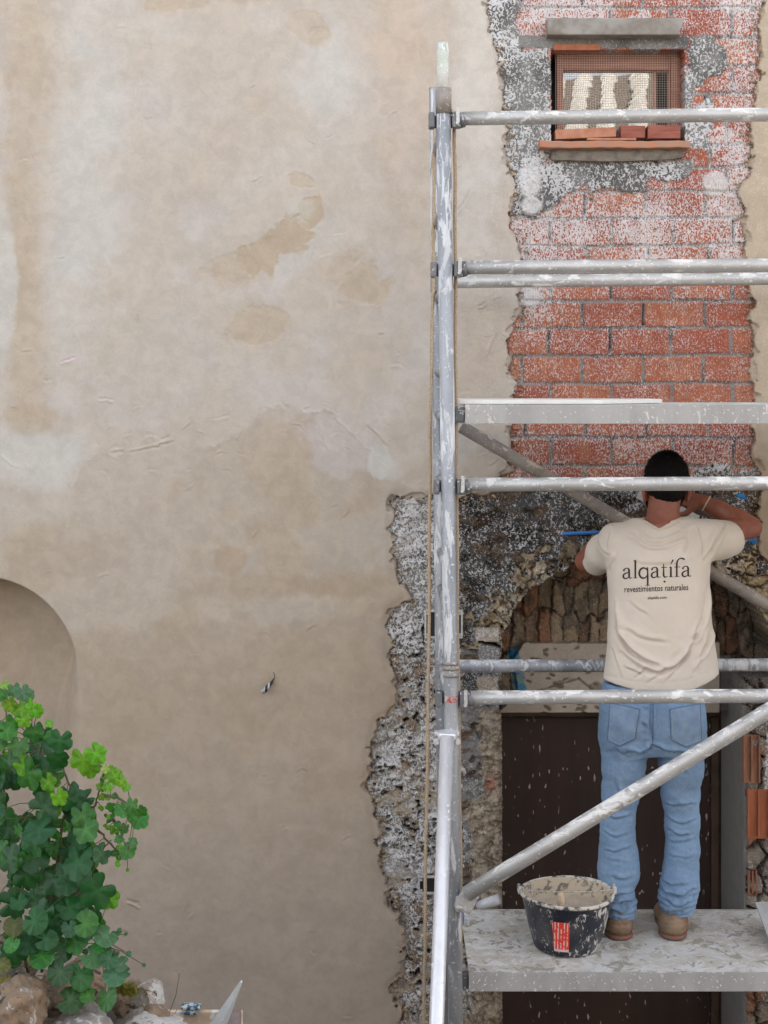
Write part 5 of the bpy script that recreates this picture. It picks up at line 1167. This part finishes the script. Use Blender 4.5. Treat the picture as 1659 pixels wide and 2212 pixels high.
def mat_rock(name, a, b, crack=(.05,.04,.03), pale=(.42,.41,.39), pth=.57):
    t = NT(name); n = t.noise(7, 5, .65, .4); n2 = t.noise(26, 5, .7, .6); n3 = t.noise(90, 3)
    c = t.mix(t.ramp(n, .38, .62), a, b); c = t.mix(t.ramp(n2, pth, pth + .06), c, pale); c = t.mix(t.ramp(t.noise(16, 4, .7, 1.2), .40, .36), c, crack)
    t.col(c).rough(.95).bump(t.math('ADD', n2, t.math('MULTIPLY', n3, .4)), .9, .008); return t.m
m_r1 = mat_rock("tan_limestone", (.24,.165,.11), (.15,.11,.075), pale=(.34,.32,.29), pth=.58); m_r2 = mat_rock("grey_limestone", (.26,.245,.23), (.17,.155,.14), pth=.55); m_r3 = mat_rock("white_limestone", (.40,.385,.37), (.24,.19,.15), pth=.52)
sw = thing("dry_stone_wall", "rough limestone garden wall with moss at the lower left, plants growing on it", "stone wall")
rock("stone", P(28, 2178, 3.45), (.080, .11, .075), 3, m_r1, sw); rock("stone", P(190, 2228, 3.5), (.085, .12, .055), 4, m_r2, sw); rock("stone", P(315, 2232, 3.55), (.105, .12, .055), 5, m_r3, sw)
rock("stone", P(322, 2158, 3.65), (.040, .07, .042), 6, m_r3, sw, rough=.16); rock("stone", P(275, 2165, 3.68), (.045, .08, .046), 7, m_r1, sw); rock("stone", P(118, 2150, 3.7), (.07, .1, .05), 8, m_r1, sw)
rock("stone", P(335, 2190, 3.58), (.034, .05, .026), 12, m_r1, sw); rock("stone", P(170, 2120, 3.85), (.07, .1, .05), 14, m_r1, sw); rock("stone", P(20, 2080, 3.8), (.08, .1, .07), 18, m_r1, sw); rock("stone", P(-70, 2130, 3.6), (.12, .12, .09), 15, m_r2, sw)
rr2 = random.Random(4)
for iz in range(11):
    for ix in range(8):
        z = 1.78 - iz * .17; x = -1.75 + ix * .18 + (iz % 2) * .09
        rock("stone", (x, -2.42 + rr2.uniform(-.03, .03), z), (.105 + rr2.uniform(-.01, .02), .11, .09), iz * 9 + ix + 40, rr2.choice([m_r1, m_r2, m_r3]), sw, sub=3)
bm = bmesh.new(); add_box(bm, (-2.05, -2.10, .90), (2.75, .5, 1.78), bevel=.03); bm_obj("earth_core", bm, mat_simple("dark_earth", (.05,.035,.022), (.03,.022,.015), 20, 1, bump=1, bd=.01), sw)
# moss tuft
bm = bmesh.new(); rn = random.Random(8)
for k in range(2600):
    a = rn.uniform(0, 6.283); r = math.sqrt(rn.random()) * (.75 + .35 * math.sin(3 * a + 1) * math.sin(5 * a)); c = P(272 + 30 * r * math.cos(a), 2140 + 18 * r * math.sin(a), 3.58 + rn.uniform(-.02, .05)); h = rn.uniform(.006, .016)
    d = Vector((rn.uniform(-.6, .6), rn.uniform(-.9, .1), rn.uniform(.3, 1))).normalized() * h; w = Vector((rn.uniform(-1, 1), rn.uniform(-1, 1), 0)).normalized() * .0012
    bm.faces.new([bm.verts.new(c - w), bm.verts.new(c + w), bm.verts.new(c + d)])
bm_obj("moss", bm, mat_simple("moss", (.16,.17,.025), (.24,.22,.04), 60, 1, bump=0), sw)
# leaves
def mat_leaf(name):
    t = NT(name); at = t.n('ShaderNodeVertexColor', layer_name='Col'); n = t.noise(60, 4, .6); b = t.mix(1.0, at.outputs['Color'], t.mix(t.ramp(n, .3, .7), (.8,.82,.8), (1.2,1.18,1.2)), 'MULTIPLY')
    t.col(b).rough(.42); t.b.inputs['Specular IOR Level'].default_value = .45; t.bump(n, .3, .001)
    tr_ = t.n('ShaderNodeBsdfTranslucent'); t.L(t.mix(1.0, b, (1.3,1.5,.6), 'MULTIPLY'), tr_.inputs['Color']); mx = t.n('ShaderNodeMixShader'); mx.inputs[0].default_value = .36
    out = [q for q in t.t.nodes if q.type == 'OUTPUT_MATERIAL'][0]; t.L(t.b.outputs[0], mx.inputs[1]); t.L(tr_.outputs[0], mx.inputs[2]); t.L(mx.outputs[0], out.inputs['Surface']); return t.m
m_leaf = mat_leaf("plant_leaf")
m_stem = mat_simple("green_brown_stem", (.10,.075,.04), (.09,.12,.04), 50, .7, bump=.3)
LV, LF, LC = [], [], []
def leaf(c, size, nrm, up, colr, rn, lobes=5, depth=.17, cup=.18):
    nrm = nrm.normalized(); up = (up - nrm * up.dot(nrm)).normalized(); sd = nrm.cross(up); n = 40; base = len(LV)
    ph = rn.uniform(-.15, .15); fold = rn.uniform(0, .35); bend = rn.uniform(-.35, .45); asp = rn.uniform(.8, 1.05)
    LV.append(c); LC.append((colr[0] * 1.35, colr[1] * 1.2, colr[2] * 1.2, 1))
    for ri_, rf in enumerate((.4, .75, 1.0)):
        for k in range(n):
            a = 2 * math.pi * k / n; am = a - math.pi     # a=0 tip, a=pi petiole notch
            w = 1 + depth * 1.7 * (abs(math.cos(lobes * a / 2)) ** .55 - .75) + .025 * math.sin(13 * a + ph * 30) * rf; notch = 1 - .72 * math.exp(-(am / .28) ** 2) if lobes else 1 - .45 * math.exp(-(am / .4) ** 2)
            r = size * .5 * rf * (1 + (w - 1) * rf ** 2) * (1 + (notch - 1) * rf)
            x = math.sin(a) * r * asp; y = math.cos(a) * r; z = cup * size * (rf ** 2) * -.35 + fold * abs(x) * .55 + bend * y * abs(y) / size + (.022 * size * math.cos(lobes * a) * rf if lobes else .02 * size * math.cos(6 * a))
            LV.append(c + sd * x + up * y + nrm * z); v = .82 + .30 * max(0, math.cos((lobes or 6) * a)) ** 6 * (1.2 - rf * .5); LC.append((colr[0] * v, colr[1] * v, colr[2] * v, 1))
    for k in range(n): LF.append((base, base + 1 + k, base + 1 + (k + 1) % n))
    for q in range(2):
        for k in range(n):
            a0 = base + 1 + q * n + k; a1 = base + 1 + q * n + (k + 1) % n; LF.append((a0, a0 + n, a1)); LF.append((a1, a0 + n, a1 + n))
def leaves_obj(name, parent):
    o = fast_mesh(name, [tuple(v) for v in LV], LF, m_leaf, parent, LC, True); LV.clear(); LF.clear(); LC.clear(); return o
DK, MD, BR, GY = (.016,.100,.024), (.042,.180,.028), (.13,.34,.015), (.055,.165,.065)
big = thing("wall_plant", "bushy green plant with round lobed leaves growing over the stone wall, lower left", "plant")
rn = random.Random(21); bm = bmesh.new(); stems = [
 [(60,2100,3.72),(40,1950,3.70),(15,1800,3.68),(5,1650,3.66),(14,1560,3.64),(8,1500,3.62),(6,1478,3.62)],
 [(90,2100,3.72),(110,1950,3.70),(140,1850,3.66),(170,1760,3.62),(205,1740,3.60),(218,1700,3.58),(222,1672,3.57),(232,1655,3.57)],
 [(218,1716,3.58),(250,1722,3.57),(288,1742,3.56),(300,1752,3.56)],[(225,1760,3.62),(252,1778,3.60),(262,1800,3.60),(272,1830,3.60)],
 [(120,1980,3.68),(170,1920,3.64),(200,1880,3.62),(215,1840,3.62),(240,1815,3.6)],[(40,1950,3.7),(80,1800,3.62),(100,1700,3.6),(96,1640,3.6),(70,1600,3.6)],
 [(0,2080,3.72),(-40,1900,3.7),(-60,1700,3.68),(-40,1600,3.66)],[(110,1950,3.66),(150,1700,3.6),(130,1630,3.6)],[(170,1920,3.62),(215,1930,3.6),(235,1950,3.6)],[(200,1745,3.6),(210,1790,3.6),(245,1830,3.6),(275,1850,3.6)]]
sp3 = []
for s in stems:
    pts = [P(*p) for p in s]; out = []
    for a, b in zip(pts, pts[1:]):
        for k in range(6): out.append(a.lerp(b, k / 6) + Vector((rn.gauss(0, .0015), rn.gauss(0, .0015), 0)))
    out.append(pts[-1]); sp3 += out; add_tube(bm, out, [.0042 - .003 * k / len(out) for k in range(len(out))], 7)
def put(u, v, d, sz, colr, tilt=None, lobes=5, depth=.15, pet=True):
    c = P(u, v, d); nr = Vector((rn.gauss(.05, .38), -1, rn.gauss(.42, .38))); 
    if tilt: nr = Vector(tilt)
    a = rn.gauss(0, 1.0); upv = Vector((math.sin(a), 0, -math.cos(a)))     # tips hang away from the stem
    leaf(c, sz * d / F, nr, upv, tuple(q * rn.uniform(.85, 1.18) for q in colr), rn, lobes, depth)
    if pet:
        q = min(sp3, key=lambda p: (p - c).length - rn.uniform(0, .02))
        if (q - c).length < .22: add_tube(bm, [q, (q + c) / 2 + Vector((0, 0, .008)), c], .0011, 5)
poly = [(-90,1575),(0,1590),(50,1590),(95,1605),(140,1640),(150,1700),(205,1745),(222,1790),(232,1850),(215,1905),(205,1950),(185,1985),(150,2010),(110,2060),(40,2070),(-90,2080)]
cnt_ = 0
while cnt_ < 185:
    u, v = rn.uniform(-90, 235), rn.uniform(1570, 2085)
    if not inpoly(np.array([u]), np.array([v]), poly)[0]: continue
    if vn(np.array([u / 34.]), np.array([v / 34.]), 140)[0] > .66: continue
    f = rn.random(); c_ = DK if f < .5 else MD if f < .86 else GY
    if v < 1700 and rn.random() < .25: c_ = BR
    put(u, v, 3.70 - .20 * rn.random() ** 1.5, rn.uniform(26, 68), c_); cnt_ += 1
for (u, v, sz, c_) in [(60,1672,72,MD),(85,1792,74,DK),(72,1845,76,DK),(175,1805,74,DK),(168,1862,78,DK),(95,1745,70,GY),(210,1925,80,DK),(20,1855,70,DK),(130,1600,52,DK),(125,1640,50,DK),(40,1610,46,MD),(110,1735,66,BR),(128,1722,40,BR),(178,1640,54,BR),(208,1628,52,BR),(195,1660,44,BR),(250,1678,34,BR),(262,1688,30,BR),(273,1700,24,BR),(240,1668,30,BR),
   (284,1738,34,MD),(300,1770,46,MD),(285,1760,30,MD),(264,1750,36,MD),(305,1752,28,MD),(240,1744,26,MD),(276,1838,40,MD),(285,1820,28,MD),(268,1790,26,MD),(258,1812,24,MD),(237,1943,46,BR),(220,1935,30,MD),(175,1985,44,MD),(232,1700,24,BR),(228,1660,22,(.3,.45,.1)),
   (10,1480,24,(.25,.38,.06)),(30,1490,34,GY),(50,1496,38,GY),(62,1502,30,GY),(44,1528,44,BR),(68,1530,46,BR),(80,1536,34,BR),(20,1520,34,BR),(4,1500,30,MD),(30,1560,40,MD),(50,1556,36,BR),(72,1580,46,MD),(96,1584,44,DK),(112,1590,34,MD),(15,1580,46,MD),(106,1562,20,BR),(55,1890,70,DK),(120,1900,70,DK),(150,1960,62,DK),(185,2005,60,DK),(203,1980,50,DK),(140,2050,62,DK),(110,2030,60,DK),(60,2010,66,DK),(165,2035,54,MD),(30,2060,60,DK),(90,1975,66,DK),(215,2005,44,MD)]:
    put(u, v, 3.50 + rn.uniform(-.03, .05), sz, c_)
for s in ((222,1690),(226,1720),(10,1520),(245,1770),(238,1790),(250,1840),(262,1855)):
    for k in range(6): put(s[0] + rn.gauss(0, 11), s[1] + rn.gauss(0, 12), 3.57, rn.uniform(9, 17), BR if rn.random() < .6 else MD, lobes=0, depth=0)
leaves_obj("foliage", big); bm_obj("stems", bm, m_stem, big)
sml = thing("crevice_plant", "low plant with pale scalloped round leaves rooted beside the mossy stones", "plant")
bm = bmesh.new(); sp3 = [P(150, 2110, 3.62), P(200, 2070, 3.6), P(215, 2040, 3.6), P(180, 2140, 3.6)]
add_tube(bm, [P(150, 2150, 3.66), P(190, 2080, 3.62), P(215, 2030, 3.6)], .002, 6)
for (u, v, sz, c_) in [(228,2022,52,GY),(202,2066,56,(.075,.18,.10)),(236,2072,40,GY),(262,2082,36,GY),(248,2104,54,(.075,.18,.10)),(176,2106,66,(.045,.16,.05)),(130,2100,60,(.035,.12,.035)),(152,2160,60,(.04,.13,.03)),(230,2155,58,(.045,.15,.04)),(190,2150,40,MD),(90,2065,60,MD),(100,2030,54,DK),(214,2045,30,MD),(270,2100,26,GY),(60,2040,56,DK),(75,1990,60,DK),(150,2005,40,GY),(185,1995,56,MD),(25,2040,40,MD),(12,2120,34,(.25,.24,.03)),(5,2085,40,(.12,.15,.03)),(30,2000,46,(.10,.12,.03))]:
    put(u, v, 3.44 + rn.uniform(0, .04), sz, c_, tilt=(rn.gauss(0, .2), -1, rn.gauss(.75, .25)), lobes=9, depth=.035)
for k in range(26): put(rn.gauss(238, 22), rn.gauss(2052, 22), 3.5, rn.uniform(8, 16), GY, lobes=0, depth=0)
leaves_obj("foliage", sml); bm_obj("stems", bm, m_stem, sml)
bm = bmesh.new(); add_tube(bm, [P(330, 2240, 3.7), P(362, 2200, 3.7), P(380, 2150, 3.7), P(388, 2103, 3.7)], .0009, 5); add_tube(bm, [P(345, 2240, 3.7), P(372, 2205, 3.7), P(382, 2180, 3.7)], .0008, 5)
tag(bm_obj("dry_stalk", bm, mat_simple("dry_stalk", (.10,.07,.05), bump=0), None), "thin dark dry grass stalk curving up from beside the white stones", "dry stalk")
# plywood sheet with clamp, pointed blade and tube
m_ply = NT("stained_plywood"); t = m_ply; n = t.noise(5, 5, .6, .4, sc=(1, 1, 3)); n2 = t.noise(26, 4, .7, .6); t.col(t.mix(t.ramp(n2, .56, .62), t.mix(t.ramp(n, .35, .65), (.60,.46,.33), (.50,.37,.26)), (.62,.60,.57))).rough(.8).bump(n2, .4, .002); m_ply = t.m
bd_ = thing("plywood_sheet", "pale plywood sheet streaked with plaster, its top edge showing at the bottom", "board")
a, b = P(330, 2180, 4.42), P(521, 2180, 4.42); bm = bmesh.new(); add_box(bm, ((a.x + b.x) / 2, a.y, a.z / 2), (b.x - a.x, .018, a.z - .01), bevel=.002); bm_obj("sheet", bm, m_ply, bd_)
bm = bmesh.new(); add_box(bm, ((a.x + b.x) / 2, a.y + .022, a.z - .04), (b.x - a.x + .004, .024, .05), bevel=.003); add_box(bm, (b.x - .012, a.y + .022, a.z / 2 - .04), (.022, .024, a.z - .12), bevel=.003); bm_obj("rear_batten", bm, m_ply, bd_)
q = P(413, 2178, 4.42); bm = bmesh.new(); add_box(bm, (q.x, q.y, q.z + .006), (.058, .04, .009), bevel=.006); add_box(bm, (q.x, q.y - .02, q.z - .006), (.040, .010, .010), bevel=.004)
tt2 = NT("blue_white_clip"); n = tt2.noise(60, 3, .6); tt2.col(tt2.mix(tt2.ramp(n, .46, .54), (.02,.08,.13), (.42,.46,.48))).rough(.5)
tag(bm_obj("edge_clip", bm, tt2.m, None), "small blue and white clip on the top edge of the plywood sheet", "clip")
m_bl = mat_simple("dull_grey_sheet", (.46,.47,.48), (.40,.41,.42), 14, .6, bump=.3); m_ble = mat_simple("pale_sheet_edge", (.74,.74,.74), rough=.5)
bl = thing("pointed_blade", "long grey pointed blade with pale edges sticking up before the plywood sheet", "blade")
tip = P(522, 2119, 4.1); L_, R_, M_ = P(396, 2300, 4.16), P(456, 2300, 4.14), P(430, 2300, 4.05)
base = [P(300, 2480, 4.2), P(400, 2480, 4.2)]
def wedge(name, p0, p1, p2, mat, th=.004):
    bm = bmesh.new(); nn = (p1 - p0).cross(p2 - p0).normalized() * th; f = [bm.verts.new(p) for p in (p0, p1, p2)]; g = [bm.verts.new(p + nn) for p in (p0, p1, p2)]
    bm.faces.new(f); bm.faces.new(g[::-1])
    for i in range(3): bm.faces.new((f[i], g[i], g[(i + 1) % 3], f[(i + 1) % 3]))
    return bm_obj(name, bm, mat, bl)
g_ = lambda p: tip + (p - tip) * ((tip.z - .03) / (tip.z - p.z))
wedge("face", tip, g_(L_), g_(M_), m_bl); wedge("face", tip, g_(M_), g_(R_), m_bl)
bm = bmesh.new(); add_tube(bm, [tip, g_(L_)], [.002, .010], 8); bm_obj("edge", bm, m_ble, bl); bm = bmesh.new(); add_tube(bm, [tip, g_(R_)], [.002, .010], 8); bm_obj("edge", bm, m_ble, bl)
bm = bmesh.new(); q = P(503, 2182, 4.30); add_tube(bm, [q, Vector((q.x, q.y, .01))], .024, 24)
tag(bm_obj("dull_tube", bm, mat_simple("mauve_brown_tube", (.20,.15,.14), rough=.5), None), "dull mauve-brown tube standing behind the pointed blade", "tube")
# blue latch on the deck hook
bm = bmesh.new(); bmesh.ops.create_uvsphere(bm, u_segments=16, v_segments=10, radius=1); q = P(999, 1984, 5.15)
for v in bm.verts: v.co = Vector((v.co.x * .007 + q.x, v.co.y * .012 + q.y, v.co.z * .026 + q.z))
bm_obj("blue_latch", bm, m_blue, tower, True)
